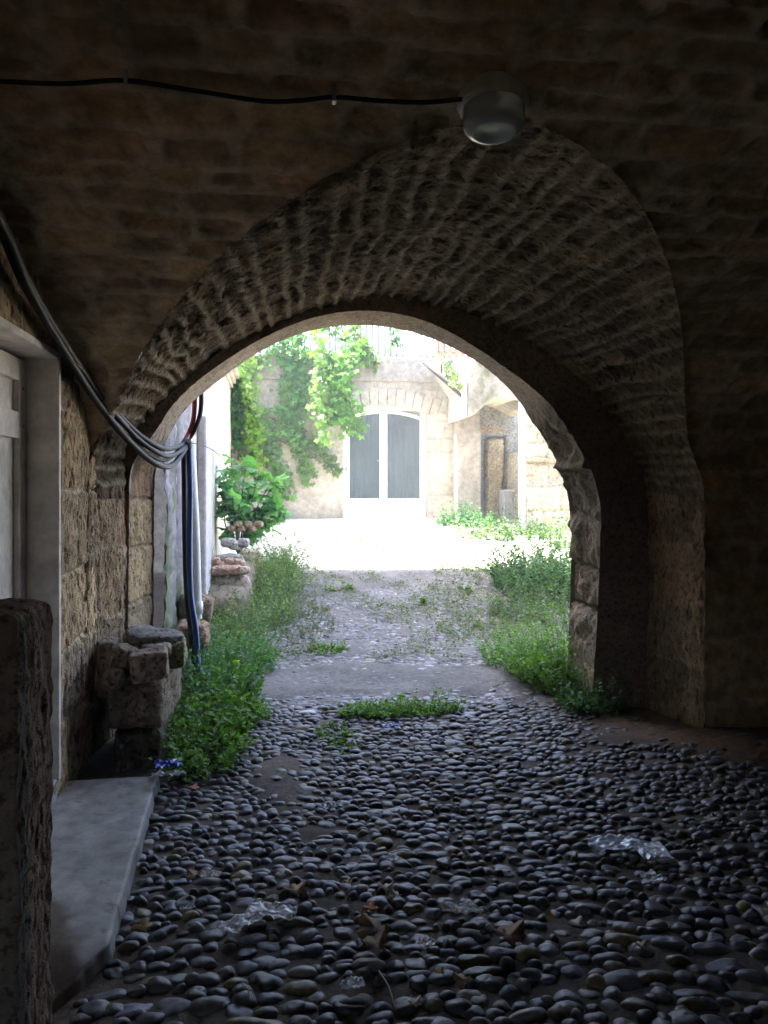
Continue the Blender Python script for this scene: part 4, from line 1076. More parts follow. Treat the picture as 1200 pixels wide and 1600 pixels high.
c0 = at_y(309, 940, 6.15); MB().tube([c0, c0 + Vector((0, 0, -.09))], .040, 18).obj('coupling', M_PIPE, pp, smooth=True)
# ceiling cable and lamp
cc = thing('ceiling_cable', tuple(on_vault(200, 127)), 'black cable clipped across the dark vault to the ceiling lamp', 'cable')
pts = [on_vault(px, py, .022) for px, py in ((-80, 122), (0, 127), (100, 131), (195, 126), (300, 141), (410, 158), (470, 157), (522, 152), (600, 158), (665, 160), (722, 155))]
MB().tube(spline(pts, 8), .0075, 8).obj('sheath', M_BLACK, cc, smooth=True)
for px, py in ((197, 126), (522, 152)):
    p = on_vault(px, py, .02); MB().box(p.x - .006, p.x + .006, p.y - .012, p.y + .012, p.z - .016, p.z + .035).obj('clip', M_METAL, cc)
lc = on_vault(770, 158, .0); LP = thing('ceiling_lamp', (lc.x, lc.y, lc.z), 'round unlit bulkhead lamp with clear dusty glass on the vault', 'lamp')
ax = Matrix.Rotation(math.radians(-6), 3, 'X'); M_LAMPB = plain_mat('lamp_base_plastic', (.5, .5, .45), .6)
zc = lc.z + .02
MB().lathe((lc.x, lc.y, zc), [(.108, .03), (.113, .0), (.113, -.035), (.108, -.048), (.098, -.050)], 48, ax).obj('base', M_LAMPB, LP, smooth=True)
def dome_prof(R, h0, h1):
    a = [(R, h0)]
    a += [(R, h0 - .045)]
    for k in range(1, 9):
        q = k / 9 * math.pi / 2; a.append((R - .045 + .045 * math.cos(q), h0 - .045 - .035 * math.sin(q)))
    a += [(R * .4, h1), (.001, h1 - .002)]
    return a
m, nt, b = new_mat('lamp_glass'); b.inputs['Roughness'].default_value = .18; b.inputs['Base Color'].default_value = (.55, .6, .6, 1); b.inputs['Specular IOR Level'].default_value = .8
_tp = nt.nodes.new('ShaderNodeBsdfTransparent'); _mx = nt.nodes.new('ShaderNodeMixShader'); _mx.inputs[0].default_value = .6
nt.links.new(_tp.outputs[0], _mx.inputs[1]); nt.links.new(b.outputs[0], _mx.inputs[2]); nt.links.new(_mx.outputs[0], nt.nodes['Material Output'].inputs[0]); M_LG = m
MB().lathe((lc.x, lc.y, zc), dome_prof(.098, -.05, -.122), 48, ax).obj('glass', M_LG, LP, smooth=True)
MB().lathe((lc.x, lc.y, zc), [(.018, -.05), (.018, -.06), (.03, -.072), (.034, -.09), (.028, -.108), (.001, -.116)], 20, ax).obj('bulb', M_PIPE, LP, smooth=True)

# ================================================================== FOLIAGE
def tmpl_oval():
    V = np.array([(0, 0, 0), (.30, .33, .07), (.22, .70, .05), (0, 1, -.10), (-.22, .70, .05), (-.30, .33, .07), (0, .5, -.02)])
    F = np.array([(0, 1, 6), (1, 2, 6), (2, 3, 6), (3, 4, 6), (4, 5, 6), (5, 0, 6)]); return V, F
def tmpl_creeper():
    V = []; F = []
    for a, L in ((0, 1), (55, .85), (-55, .85), (105, .6), (-105, .6)):
        r = math.radians(a); n = len(V); d = np.array((math.sin(r), math.cos(r))); s = np.array((math.cos(r), -math.sin(r)))
        for (u, w, z) in ((0.02, 0, 0), (.5, .25, .05), (.78, .18, 0.0), (1, 0, -.1), (.78, -.18, 0.0), (.5, -.25, .05)):
            p = d * u * L + s * w * L; V.append((p[0], p[1], z))
        F += [(n, n + 1, n + 5), (n + 1, n + 2, n + 4), (n + 1, n + 4, n + 5), (n + 2, n + 3, n + 4)]
    return np.array(V), np.array(F)
def tmpl_lobed(seed=0, lobes=5, depth=.45, curl=.0):
    V = [(0, .1, 0)]; n = 30
    for i in range(n):
        a = 2 * math.pi * i / n; k = abs(math.cos(lobes * a / 2)) ** .7; r = (1 - depth) + depth * k; r *= .55 + .45 * (math.cos(a) * .5 + .5) ** .5
        x, y = math.sin(a) * r * .7, .1 + math.cos(a) * r * .8; V.append((x, y, .08 * math.sin(a * 5) * r - .12 * r * r + curl * x * x))
    F = [(0, 1 + i, 1 + (i + 1) % n) for i in range(n)]
    return np.array(V), np.array(F)
T_OVAL, T_CREEP, T_FIG = tmpl_oval(), tmpl_creeper(), tmpl_lobed(0, 5, .4)
def leaves(tm, pos, dirv, size, col, rg, spread=.5, upbias=.6):
    """place template leaves; dirv = growth direction (n,3)"""
    n = len(pos); V0, F0 = tm
    d = dirv + spread * rg.normal(size=(n, 3)); d /= np.linalg.norm(d, axis=1, keepdims=True)
    up = np.array((0, 0, 1.0)) * upbias + rg.normal(size=(n, 3)) * .45
    s = np.cross(d, up); s /= np.linalg.norm(s, axis=1, keepdims=True) + 1e-9; nn = np.cross(s, d)
    W = pos[:, None, :] + size[:, None, None] * (V0[None, :, 0:1] * s[:, None, :] + V0[None, :, 1:2] * d[:, None, :] + V0[None, :, 2:3] * nn[:, None, :])
    F = F0[None] + (np.arange(n) * len(V0))[:, None, None]
    C = np.repeat(col[:, None, :], len(V0), 1)
    return W.reshape(-1, 3), F.reshape(-1, 3), C.reshape(-1, 3)
def leafcols(rg, n, base, var=.35, yellow=.15):
    c = np.array(base)[None] * (1 + var * rg.normal(size=(n, 1)) * .6).clip(.35, 1.9)
    y = rg.random((n, 1)) ** 3 * yellow * 6
    c = c * (1 + np.array((.9, .35, -.2)) * y.clip(0, 1)); return c.clip(.005, .6)
def merge(parts):
    V = []; F = []; C = []; n = 0
    for v, f, c in parts: V.append(v); F.append(f + n); C.append(c); n += len(v)
    return np.concatenate(V), np.concatenate(F), np.concatenate(C)
def stems_mesh(paths, w):
    """thin three-sided stems; paths (n,k,3)"""
    n, k, _ = paths.shape; V = np.zeros((n, k, 3, 3)); 
    for j in range(3):
        a = 2 * math.pi * j / 3; taper = np.linspace(1, .35, k)[None, :, None]
        V[:, :, j] = paths + np.array((math.cos(a), math.sin(a), 0)) * w * taper
    idx = np.arange(n * k * 3).reshape(n, k, 3); F = []
    for j in range(3):
        a, b = idx[:, :-1, j], idx[:, :-1, (j + 1) % 3]; c, d = idx[:, 1:, (j + 1) % 3], idx[:, 1:, j]
        F.append(np.stack([a, b, c, d], -1).reshape(-1, 4))
    return V.reshape(-1, 3), np.concatenate(F)
def weed(name, label, cx, cy, rx, ry, h, n, leaf=.03, per=11, base=(.05, .12, .025), group=None, seed=0, cat='weeds', lean=(0, 0), zoff=0.0, yellow=.12, rot=0.):
    rg = np.random.default_rng(seed + 100); n = int(n * .8)
    r = np.sqrt(rg.random(n)); a = rg.random(n) * 2 * np.pi
    ox, oy = rx * r * np.cos(a), ry * r * np.sin(a)
    x = cx + ox * math.cos(rot) - oy * math.sin(rot); y = cy + ox * math.sin(rot) + oy * math.cos(rot)
    z = gz(x, y) + zoff - .01
    lump = .75 + .5 * fbm(x * 4, y * 4, None, seed, 2)
    H = h * (.3 + 1.0 * rg.random(n) ** 1.7) * (1 - .5 * r ** 2) * lump * 1.12
    k = 7; t = np.linspace(0, 1, k)
    ld = np.stack([np.cos(a) * r * .5 + lean[0], np.sin(a) * r * .5 + lean[1]], 1) + rg.normal(size=(n, 2)) * .22
    path = np.zeros((n, k, 3)); path[..., 0] = x[:, None] + ld[:, :1] * H[:, None] * t ** 1.6; path[..., 1] = y[:, None] + ld[:, 1:] * H[:, None] * t ** 1.6
    path[..., 2] = z[:, None] + H[:, None] * t * (1 - .12 * t)
    sv, sf = stems_mesh(path, .0022)
    # leaves along the stems
    leaf = leaf * 1.35; m = max(5, int(per * .8)); u = (rg.random((n, m)) ** .75) * .92 + .08; fi = u * (k - 1); i0 = np.clip(fi.astype(int), 0, k - 2); fr = (fi - i0)[..., None]
    ar = np.arange(n)[:, None]; pos = path[ar, i0] * (1 - fr) + path[ar, i0 + 1] * fr
    ph = rg.random((n, m)) * 2 * np.pi; dv = np.stack([np.cos(ph), np.sin(ph), .35 + .3 * rg.normal(size=ph.shape)], -1)
    sz = leaf * (.55 + .7 * rg.random((n, m))) * (1.15 - .5 * u)
    cb = leafcols(rg, n * m, base, .4, yellow)
    V, F, C = leaves(T_OVAL, pos.reshape(-1, 3), dv.reshape(-1, 3), sz.ravel(), cb, rg, .3, 1.0)
    if n >= 150:
        o = thing(name, (cx, cy, gz1(cx, cy)), label, cat, group)
        link('foliage', mk_mesh('foliage', V, [F], C, smooth=False), M_LEAF, o)
        link('stem', mk_mesh('stem', sv, [sf], np.tile(np.array((.09, .12, .03)), (len(sv), 1))), M_STEM, o); return o
    nv = len(V); me = mk_mesh(name, np.concatenate([V, sv]), [F, sf + nv], np.concatenate([C, np.tile(np.array((.09, .12, .03)), (len(sv), 1))]), smooth=False)
    me.polygons.foreach_set('material_index', np.concatenate([np.zeros(len(F), np.int32), np.ones(len(sf), np.int32)]))
    o = center_origin(tag(link(name, me, [M_LEAF, M_STEM]), label, cat, group))
    return o
GL = 'weeds growing along the left wall'; GR = 'weeds growing at the right of the arch'
G1 = (.095, .21, .028); G2 = (.060, .165, .045); G3 = (.115, .195, .07)
weed('weed_clump', 'bright green leafy weeds nearest the camera, spilling over the cobbles at left', -.40, 4.42, .17, .34, .34, 230, .036, 10, G1, GL, 1)
weed('weed_clump', 'tall yellow green weeds between the rubble pile and the worn strip', -.42, 4.95, .20, .36, .46, 280, .036, 11, G1, GL, 2)
weed('weed_clump', 'dense bushy weeds at foot of the blue conduit', -.40, 5.55, .26, .36, .60, 340, .034, 12, G2, GL, 3)
weed('weed_clump', 'low spreading weeds at the left edge of the smooth band outside the arch', -.20, 5.25, .14, .26, .22, 120, .032, 10, G1, GL, 4)
weed('weed_clump', 'deep green weeds just behind the blue conduit', -.34, 6.3, .32, .45, .55, 320, .034, 12, G2, GL, 5)
weed('weed_clump', 'pale feathery weeds against the plaster buttress', -.40, 7.3, .30, .5, .50, 300, .028, 12, G3, GL, 6)
weed('weed_clump', 'grey green weeds in front of the reddish stone heap', -.14, 8.1, .34, .5, .42, 280, .028, 12, G3, GL, 7)
weed('weed_clump', 'tall pale weeds below the fig plant', -.02, 9.2, .32, .6, .80, 420, .032, 12, G3, GL, 8)
weed('weed_clump', 'far pale weeds beside the sunlit ground at left', .0, 10.2, .28, .55, .75, 360, .035, 12, G3, GL, 9)
weed('weed_clump', 'fine grey bush beside the white pipe, before the raised bed', -.58, 8.2, .16, .35, .85, 260, .022, 14, (.07, .10, .06), GL, 10)
weed('weed_clump', 'sparse brownish weeds fringing the left bank outside the arch', .28, 7.9, .30, .9, .22, 260, .022, 9, (.09, .12, .06), GL, 11)
weed('weed_clump', 'bright green weeds wrapped round the foot of the right pier', 2.14, 5.12, .22, .24, .38, 260, .030, 12, G2, GR, 12)
weed('weed_clump', 'tall light green weeds just outside the arch at right', 2.12, 5.75, .30, .40, .80, 480, .032, 13, G1, GR, 13, lean=(-.1, 0))
weed('weed_clump', 'spreading weeds left of the tall ones outside the arch at right', 2.0, 6.3, .30, .42, .42, 260, .028, 11, G1, GR, 14)
weed('weed_clump', 'big rounded bush of small leaves at the right of the courtyard', 3.25, 9.1, .62, .8, 1.25, 1100, .040, 15, (.06, .14, .055), GR, 15)
weed('weed_clump', 'lower bush between the rounded bush and the path', 2.75, 8.0, .5, .6, .42, 400, .028, 12, (.075, .14, .06), GR, 16)
weed('weed_clump', 'thin scattered weeds crossing the path before the right bush', 2.2, 7.5, .6, .6, .12, 220, .022, 8, (.08, .13, .06), GR, 17)
weed('broad_leaved_weed', 'broad leaved weed sticking out of the nearest left weeds', -.28, 4.55, .08, .10, .26, 14, .065, 9, (.11, .22, .03), None, 31, 'weed')
weed('broad_leaved_weed', 'taller broad leaved weed beside foot of the blue conduit', -.30, 5.35, .08, .12, .50, 16, .07, 9, (.10, .22, .03), None, 32, 'weed')
weed('broad_leaved_weed', 'broad leaved stems above the weeds at the right of the arch', 2.0, 5.6, .12, .15, .75, 14, .055, 10, (.11, .22, .04), None, 33, 'weed')
weed('weed_patch', 'low green weed patch in the middle of the cobbles under the arch', .83, 5.2, .42, .13, .15, 330, .026, 9, G1, None, 18, 'weeds')
weed('weed_patch', 'small round weed tuft on the cobbles beyond the smooth band', .46, 6.85, .16, .13, .10, 110, .022, 8, G1, None, 19, 'weeds')
weed('weed_patch', 'tiny sprouts on the cobbles left of the blue wrapper', .38, 4.75, .14, .3, .07, 60, .024, 7, G1, None, 20, 'weeds')
weed('weed_patch', 'little seedling at the dark foot of the right pier', 2.32, 4.72, .05, .05, .12, 8, .03, 7, G2, None, 21, 'weeds')
weed('weed_clump', 'weeds in the shade at foot of the arched recess', 3.3, 13.3, .55, .28, .42, 330, .045, 11, (.04, .12, .06), None, 22)
weed('weed_clump', 'sunlit weeds in front of the white post', 3.75, 12.4, .9, .35, .42, 330, .045, 10, (.08, .15, .07), None, 23)
weed('weed_clump', 'sunlit low weeds in front of the glazed door', 1.6, 12.2, 1.3, .5, .14, 260, .035, 8, (.08, .12, .06), None, 24)
weed('weed_clump', 'sunlit weeds below the ruined wall', 5.0, 11.6, .8, .5, .5, 420, .04, 11, (.08, .15, .06), None, 25)

def ground_cover():
    rg = np.random.default_rng(55); n = 5200
    x = rg.uniform(-.5, 3.0, n); y = 5.6 + rg.random(n) ** .8 * 4.9
    dn = fbm(x * 1.7, y * 1.2, None, 201, 3)
    side = np.clip(np.abs(x - 1.05) - .5, 0, 1)
    keep = rg.random(n) < np.clip((dn - .02) * 2.2, 0, 1) * sstep(6.1, 6.8, y) + side * .35 * sstep(6.3, 6.6, y)
    keep |= (y < 5.7) & (rg.random(n) < .08)
    x, y = x[keep], y[keep]; n = len(x); per = 7
    pos = np.repeat(np.stack([x, y, gz(x, y) + .015], 1), per, 0) + rg.normal(size=(n * per, 3)) * np.array((.022, .022, .004))
    pos[:, 2] += np.abs(rg.normal(size=n * per)) * .016
    ph = rg.random(n * per) * 2 * np.pi; dv = np.stack([np.cos(ph), np.sin(ph), .5 + 0 * ph], -1)
    V, F, C = leaves(T_OVAL, pos, dv, .022 * (.5 + rg.random(n * per)), leafcols(rg, n * per, (.085, .12, .055), .4, .2), rg, .3, 1)
    o = link('ground_cover', mk_mesh('ground_cover', V, [F], C, smooth=False), M_LEAF); o['kind'] = 'stuff'; o['label'] = 'sparse sprouting greenery between the outdoor cobbles'; o['category'] = 'ground cover'
    # inside: bits of straw and dust crumbs
ground_cover()
# upright seedlings on the crest of the path
for i, (px, py, h, lab) in enumerate(((518, 925, .22, 'slender grassy seedling on the crest of the path, left of the middle'), (541, 922, .25, 'second slender seedling on the crest, nearer the middle'), (729, 925, .18, 'short upright seedling on the crest of the path, right of the middle'), (781, 912, .42, 'tall thin weed stalk at the sunlit edge near the right bush'), (660, 945, .2, 'leafy seedling in the middle right of the path'))):
    p = on_ground(px, py); weed('seedling', lab, p.x, p.y, .05, .05, h, 9, .05, 9, (.09, .17, .05), 'upright seedlings on the path', 300 + i, 'seedling')

# ---- climbing vine on the far facade
def build_vine():
    rg = np.random.default_rng(9); o = thing('climbing_vine', (.2, FY - .1, .9), 'Virginia creeper cascading over the terrace edge and down the far facade', 'vine')
    strands = [  # pixel polyline, half width px, leaves, colour, distance from wall
        ([(385, 505), (384, 560), (392, 620), (396, 690), (396, 730)], 14, 460, (.15, .28, .04), .26),
        ([(372, 570), (368, 640), (372, 700)], 10, 150, (.07, .19, .05), .12),
        ([(430, 512), (455, 560), (462, 600), (455, 640), (462, 690)], 22, 430, (.06, .19, .045), .18),
        ([(478, 500), (500, 530), (500, 570), (498, 620), (503, 660), (506, 690)], 11, 300, (.12, .24, .06), .5),
        ([(560, 530), (545, 560), (528, 590), (535, 620), (540, 650), (548, 675)], 20, 470, (.09, .24, .03), .30),
        ([(515, 555), (520, 600), (522, 650)], 16, 220, (.05, .17, .05), .16),
        ([(400, 640), (425, 690), (440, 740), (450, 775)], 15, 190, (.08, .20, .05), .14),
        ([(445, 660), (480, 720), (478, 755)], 12, 130, (.09, .2, .05), .12),
        ([(420, 500), (455, 530), (500, 512), (560, 530)], 9, 110, (.06, .15, .04), .1),
        ([(400, 560), (440, 545), (500, 556), (560, 552), (590, 560)], 9, 200, (.06, .15, .03), .2),
        ([(545, 505), (560, 512), (572, 545), (585, 570)], 9, 110, (.09, .17, .03), .2),
        ([(612, 500), (618, 530), (612, 550)], 7, 30, (.06, .14, .04), .05),
        ([(690, 560), (705, 580), (720, 600)], 8, 45, (.09, .15, .05), 1.05),
        ([(485, 690), (515, 720), (530, 740)], 10, 80, (.08, .16, .05), .15)]
    parts = []; st = MB()
    for P, hw, n, base, off in strands:
        n = int(n * 1.0)
        P = np.array(P, float); s = np.concatenate([[0], np.cumsum(np.hypot(*np.diff(P, axis=0).T))])
        q = rg.random(n) * s[-1]; px = np.interp(q, s, P[:, 0]) + rg.normal(size=n) * hw * .55; py = np.interp(q, s, P[:, 1]) + rg.normal(size=n) * 6
        yy = FY - off * (.3 + .9 * rg.random(n)); t = (px - 600) / FPX; D = yy / (CA - SA * t)
        pos = np.stack([D * (SA + CA * t), yy, EYE + (HY - py) / FPX * D], 1)
        dv = np.tile(np.array((0, -.35, -.85)), (n, 1)); size = .082 * (.6 + .8 * rg.random(n))
        V0, F0 = T_CREEP
        d = dv + .45 * rg.normal(size=(n, 3)); d /= np.linalg.norm(d, axis=1, keepdims=True)
        up = np.array((0, -1.0, .5)) + rg.normal(size=(n, 3)) * .4; sv = np.cross(d, up); sv /= np.linalg.norm(sv, axis=1, keepdims=True); nn = np.cross(sv, d)
        W = pos[:, None] + size[:, None, None] * (V0[None, :, :1] * sv[:, None] + V0[None, :, 1:2] * d[:, None] + V0[None, :, 2:] * nn[:, None])
        F = F0[None] + (np.arange(n) * len(V0))[:, None, None]; C = np.repeat(leafcols(rg, n, base, .35, .1)[:, None], len(V0), 1)
        parts.append((W.reshape(-1, 3), F.reshape(-1, 3), C.reshape(-1, 3)))
        for k in range(2):
            pts = []
            for a in P:
                v = at_y(a[0] + rg.normal() * 5, a[1], FY - off * .35 - .02); pts.append(v)
            st.tube(spline(pts, 5), .008, 5, (.12, .09, .06))
    for a in (((390, 650), (430, 656), (470, 690)), ((395, 685), (440, 690), (500, 720)), ((372, 720), (374, 760), (372, 810)), ((380, 560), (376, 640), (372, 720))):
        st.tube(spline([at_y(x, y, FY - .05) for x, y in a], 6), .018, 6, (.13, .09, .06))
    V, F, C = merge(parts); link('foliage', mk_mesh('foliage', V, [F], C, smooth=False), M_VINE, o)
    st.obj('stem', M_STEM, o, smooth=True)
build_vine()

# ---- young fig plant in the raised bed
def build_fig():
    rg = np.random.default_rng(19); b = at_y(372, 822, 10.3); o = thing('fig_plant', (b.x, b.y, .7), 'young broad leaved fig plant growing from the raised bed at left', 'plant')
    st = MB(); pos = []; 
    for px, py in ((350, 735), (362, 716), (385, 722), (405, 735), (425, 750), (432, 775), (395, 760), (350, 765), (412, 790), (375, 780), (440, 800), (425, 812), (352, 790), (400, 815)):
        e = at_y(px, py, 10.3 + rg.normal() * .25); s0 = Vector((b.x, b.y, .65)); mid = s0.lerp(e, .5) + Vector((rg.normal() * .04, rg.normal() * .04, .06))
        P = spline([s0, mid, e], 6); st.tube(P, list(np.linspace(.012, .005, len(P))), 6, (.16, .14, .10))
        for k in range(17):
            f = .45 + .6 * rg.random(); q = s0.lerp(e, f) if f < .5 else mid.lerp(e, (f - .5) * 2); pos.append(np.array(q) + rg.normal(size=3) * .055)
    pos = np.array(pos); n = len(pos); dv = np.stack([rg.normal(size=n) * .8, rg.normal(size=n) * .8 - .3, rg.normal(size=n) * .3 - .2], 1)
    V, F, C = leaves(T_FIG, pos, dv, .15 * (.6 + .7 * rg.random(n)), leafcols(rg, n, (.10, .25, .12), .35, .08), rg, .2, 1.3)
    link('foliage', mk_mesh('foliage', V, [F], C, smooth=False), M_LEAF, o); st.obj('stem', M_STEM, o, smooth=True)
build_fig()

# ---- raised bed and stone heaps
sb = rock('soil_bank', 'low bank of stony soil along the left wall', 'soil', (-.56, 9.25, .26), (.62, 3.0, .62), 39, (3, 0, 0), None, M_GROUND, col=(.15, .12, .09), square=.25, sub=40)
for k_ in ('label', 'category'): del sb[k_]
struct(sb)
rock('bed_stone', 'pale squared stone at the corner of the raised bed', 'stone', (-.30, 9.85, .52), (.26, .3, .42), 41, (0, 0, 6), 'stones of the raised bed', col=(.46, .40, .28), square=.8)
rock('bed_stone', 'long low stone edging the raised bed behind the grey bush', 'stone', (-.55, 9.75, .50), (.34, .3, .36), 42, (0, 0, 3), 'stones of the raised bed', col=(.36, .33, .30), square=.5)
rg = random.Random(5)
nm = ['round', 'flat', 'chipped', 'smooth', 'pale', 'dusty', 'small', 'oval', 'broken']
LBL = []
for i in range(9):
    tone = rg.choice([(.38, .24, .17), (.36, .27, .2), (.32, .22, .17)]); px = 330 + (i % 5) * 12 + (6 if i > 4 else 0); py = 893 - (i // 5) * 12 + rg.randint(-3, 3)
    p = at_y(px, py, 8.35 + (i // 5) * .12)
    rock('heap_stone', 'reddish stone, %s from left in %s row of the heap' % (('first', 'second', 'third', 'fourth', 'fifth')[i % 5], 'front' if i < 5 else 'upper'), 'stone', p, (.13 + .04 * rg.random(), .13, .09), 60 + i, (rg.uniform(-15, 15), rg.uniform(-15, 15), rg.uniform(0, 90)), 'reddish stones heaped by the left wall', col=tone, square=.12, sub=8)
rock('heap_stone', 'broad buried stone carrying the reddish heap', 'stone', (-.50, 8.5, .38), (.5, .4, .42), 75, (0, 0, 0), 'reddish stones heaped by the left wall', col=(.3, .24, .2), square=.2)
for i in range(6):
    p = at_y(362 + i * 8 + (i % 2) * 2, 826 - (i % 2) * 7, 9.95); rock('bed_pebble', 'brown pebble under the fig plant, %s from the left' % ('first', 'second', 'third', 'fourth', 'fifth', 'last')[i], 'stone', p, (.11, .1, .08), 80 + i, (0, 0, i * 31), 'pebbles on the raised bed', col=(.36, .27, .19), square=.1, sub=8)
for i in range(3):
    p = at_y(357 + i * 12, 848 + (i % 2) * 4, 9.5); rock('bed_pebble', ['grey', 'pale grey', 'lilac grey'][i] + ' stone leaning on the near side of the raised bed', 'stone', p, (.17, .13, .11), 90 + i, (0, 0, i * 41), 'pebbles on the raised bed', col=[(.3, .3, .31), (.4, .38, .36), (.34, .32, .35)][i], square=.15, sub=8)

# ================================================================== LITTER
def crumple(name, label, cat, px, py, w, l, rot, seed, mat, col=(.9, .9, .9), up=.035, amp=.25, cut=True):
    rg = np.random.default_rng(seed); p = on_ground(px, py, up); n = 26
    u, v = np.meshgrid(np.linspace(-1, 1, n), np.linspace(-1, 1, n), indexing='ij')
    ku = 1 + .22 * fbm(v * 1.3 + seed, u * 0, None, seed, 3); kv = 1 + .22 * fbm(u * 1.3 - seed, v * 0, None, seed + 1, 3)
    X = u * w / 2 * ku; Y = v * l / 2 * kv; s = max(w, l)
    a = np.abs(fbm(u * 2.2 + seed, v * 2.2, None, seed + 2, 3)); b_ = fbm(u * 6, v * 6 + seed, None, seed + 3, 2)
    Z = s * amp * (a * .9 + .22 * b_)
    c, s_ = math.cos(rot), math.sin(rot)
    P = np.stack([p.x + X * c - Y * s_, p.y + X * s_ + Y * c, p.z + Z], -1)
    o = grid_surface(name, P, np.zeros_like(X), np.broadcast_to(np.array(col), P.shape), np.array((p.x, p.y, 10.)), mat)
    m = o.modifiers.new('solid', 'SOLIDIFY'); m.thickness = .0008
    return center_origin(tag(o, label, cat))
M_FILMB = film_mat('bluish_film', (.7, .77, .88), .7); M_BLUEF = film_mat('blue_film', (.03, .08, .5), .95); M_PAPER = plain_mat('pale_paper', (.62, .61, .58), .8); M_CYAN = plain_mat('cyan_tape', (.03, .22, .35), .5); M_FOIL = film_mat('grey_foil', (.55, .58, .62), .75)
crumple('plastic_wrapper', 'crumpled clear plastic packaging strip, left half of the pair near the bottom', 'litter', 378, 1458, .15, .07, .75, 1, M_FILM, amp=.16)
crumple('plastic_wrapper', 'crumpled clear plastic sheet folded beside the clear strip near the bottom', 'litter', 425, 1440, .16, .10, -.35, 2, M_FILM, amp=.16)
crumple('plastic_bag', 'flattened torn clear plastic bag at right, its pale left end', 'litter', 960, 1332, .20, .12, -.05, 3, M_FILMB, amp=.12)
crumple('plastic_bag', 'square clear plastic bag lying against the torn pale one at right', 'litter', 1018, 1342, .13, .14, -.1, 4, M_FILM, amp=.08)
crumple('plastic_wrapper', 'small crumpled clear wrapper below the plastic bag at right', 'litter', 1020, 1386, .065, .07, .4, 5, M_FILM, amp=.3)
crumple('plastic_wrapper', 'clear crumpled wrapper at the bottom edge, left of the middle', 'litter', 550, 1556, .065, .05, 0, 6, M_FILM, amp=.3)
crumple('plastic_scrap', 'pale translucent scrap at right end of the worn strip', 'litter', 518, 1272, .09, .06, .2, 7, M_FOIL, amp=.3)
crumple('plastic_wrapper', 'blue wrapper lying before the weed patch under the arch', 'litter', 612, 1143, .12, .06, .2, 8, M_BLUEF, amp=.25)
crumple('plastic_bag', 'crumpled bright blue bag at far corner of the concrete slab', 'litter', 262, 1226, .12, .12, .3, 9, M_BLUEF, up=.10, amp=.3)
crumple('paper_scrap', 'grey paper scrap under the bright blue bag', 'litter', 262, 1243, .16, .06, .1, 10, M_FOIL, up=.10, amp=.2)
crumple('tape_scrap', 'little piece of cyan tape in the dark corner of the slab', 'litter', 190, 1212, .02, .07, .1, 11, M_CYAN, up=.15, amp=.1)
crumple('plastic_scrap', 'small shiny scrap between the cobbles at the left', 'litter', 292, 1434, .05, .03, .5, 12, M_FOIL, amp=.3)
crumple('paper_scrap', 'small white scrap on the cobbles left of the dry curled leaf', 'litter', 328, 1381, .08, .045, -.2, 13, M_PAPER, amp=.2)
crumple('paper_scrap', 'tiny white scrap in the middle of the cobbles, nearest the arch', 'litter', 640, 1206, .05, .03, 0, 14, M_PAPER, amp=.2)
crumple('paper_scrap', 'pale scrap lying alone at the far right of the cobbles', 'litter', 1110, 1291, .06, .04, .3, 15, M_PAPER, amp=.2)
crumple('plastic_wrapper', 'long torn clear wrapper right of the middle', 'litter', 722, 1438, .15, .05, -.25, 16, M_FILM, amp=.2)
crumple('plastic_scrap', 'faint clear scrap among the cobbles below the centre', 'litter', 610, 1355, .06, .05, 0, 17, M_FILM, amp=.3)
crumple('plastic_scrap', 'clear scrap beside the large brown leaves', 'litter', 665, 1490, .06, .05, .6, 18, M_FILM, amp=.3)
def dry_leaf(label, px, py, size, rot, col, seed, curl=.6, up=.035, lob=5):
    V, F = tmpl_lobed(seed, lob, .26 + .08 * (seed % 3), curl); rg_ = np.random.default_rng(seed); V = V.copy()
    V[:, 2] = V[:, 2] * (.9 + .6 * rg_.random()) + .10 * fbm(V[:, 0] * 4 + seed, V[:, 1] * 4, None, seed, 3) + .25 * np.abs(V[:, 0]) ** 1.5
    V[:, :2] *= 1 + .12 * fbm(V[:, 0] * 5, V[:, 1] * 5 + seed, None, seed, 2)[:, None]
    p = on_ground(px, py, up); c, s = math.cos(rot), math.sin(rot)
    W = np.stack([V[:, 0] * c - V[:, 1] * s, V[:, 0] * s + V[:, 1] * c, V[:, 2] - V[:, 2].min()], 1) * size
    C = np.array(col)[None] * (1 + .25 * rg_.normal(size=(len(V), 1)))
    o = link('dry_leaf', mk_mesh('dry_leaf', W, [F], C.clip(.01, .9)), M_DRY); o.location = p
    m = o.modifiers.new('solid', 'SOLIDIFY'); m.thickness = .0006; tag(o, label, 'leaf', 'dry leaves on the cobbles'); return o
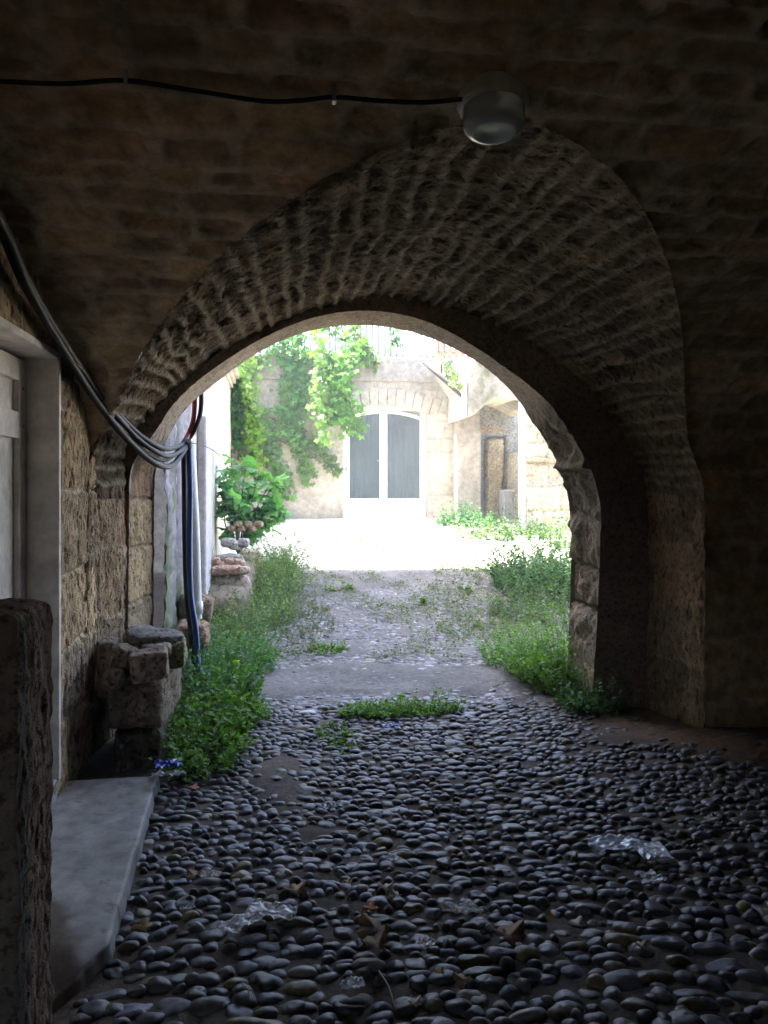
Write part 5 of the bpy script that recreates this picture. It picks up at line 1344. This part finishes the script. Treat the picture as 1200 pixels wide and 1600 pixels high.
for a in (('large tan curled dry leaf right of the clear plastic', 465, 1415, .075, .5, (.30, .19, .12), 1), ('orange dry leaf at the top of the row of leaves below the centre', 583, 1440, .045, 1.2, (.38, .14, .05), 2), ('big brown folded leaf below the orange one', 588, 1470, .085, 2.2, (.26, .17, .10), 3), ('lowest of the brown leaves below the centre', 594, 1505, .085, .9, (.24, .17, .10), 4),
          ('yellow brown oval leaf on the cobbles by the slab', 228, 1472, .055, 1.4, (.36, .24, .08), 5), ('dark reddish dry leaf right of the centre, near the bottom', 800, 1492, .10, .3, (.16, .08, .05), 6), ('small yellow leaf at right, above the bottom leaves', 866, 1451, .035, 1.9, (.36, .28, .10), 7), ('brown leaf at the bottom, right of the middle', 725, 1552, .05, 2.6, (.28, .19, .12), 8),
          ('pale dry leaf just right of centre in the cobbles', 604, 1407, .045, .1, (.42, .36, .28), 9), ('second pale dry leaf beside it, slightly lower', 620, 1418, .04, 2.0, (.40, .35, .28), 10), ('reddish leaf at the front edge of the nearest left weeds', 304, 1246, .05, 1.0, (.38, .16, .10), 11), ('grey curled leaf left of the large tan leaf', 440, 1385, .035, .8, (.30, .28, .24), 12),
          ('small grey leaf in the middle of the right cobbles', 735, 1355, .04, 1.8, (.30, .28, .25), 13), ('small pale leaf close to the dark reddish one', 905, 1468, .05, .6, (.36, .33, .26), 14), ('brown leaf at the left by the white scrap', 305, 1385, .045, 2.4, (.26, .16, .10), 15), ('tiny leaf at the bottom right of the picture', 1005, 1500, .035, .4, (.3, .25, .18), 16), ('pale leaf at the bottom edge, below the brown leaf', 650, 1592, .035, .4, (.4, .34, .26), 17),
          ('slim curled leaf standing on edge right of the torn clear wrapper', 800, 1478, .05, 2.9, (.30, .26, .2), 18), ('brown leaf between the orange leaf and the dark reddish leaf', 690, 1540, .03, 1.0, (.3, .18, .1), 19), ('small curled leaf above the centre cobbles', 545, 1395, .03, 1.0, (.35, .28, .2), 20)):
    dry_leaf(*a)
for i, (a, b, lab) in enumerate((((292, 1284), (350, 1288), 'pale straw lying across the cobbles by the slab'), ((378, 1560), (392, 1588), 'short dry twig at the bottom left cobbles'), ((592, 1540), (618, 1600), 'thin dry twig at the bottom edge near the middle'))):
    p, q = on_ground(*a, .045), on_ground(*b, .04); o = MB().tube(spline([p, p.lerp(q, .5) + Vector((.005, 0, .008)), q], 6), .0022, 6, (.35, .33, .24)).obj('twig', M_STEM, None, smooth=True); center_origin(tag(o, lab, 'twig'))

# ================================================================== HAZE (added thin volume imitating lens glare)
def build_haze():
    m = MB(); m.box(-60, 60, -12, 60, -6, 20); me = m.mesh('haze'); mt = bpy.data.materials.new('glare_haze'); mt.use_nodes = True; nt = mt.node_tree
    nt.nodes.remove(nt.nodes['Principled BSDF']); v = nt.nodes.new('ShaderNodeVolumePrincipled'); v.inputs['Density'].default_value = .006; v.inputs['Color'].default_value = (.93, .95, 1, 1); v.inputs['Anisotropy'].default_value = .2
    nt.links.new(v.outputs[0], nt.nodes['Material Output'].inputs['Volume'])
    o = link('haze', me, mt); o['kind'] = 'stuff'; o['label'] = 'added thin haze standing in for lens glare'; o['category'] = 'haze'
build_haze()
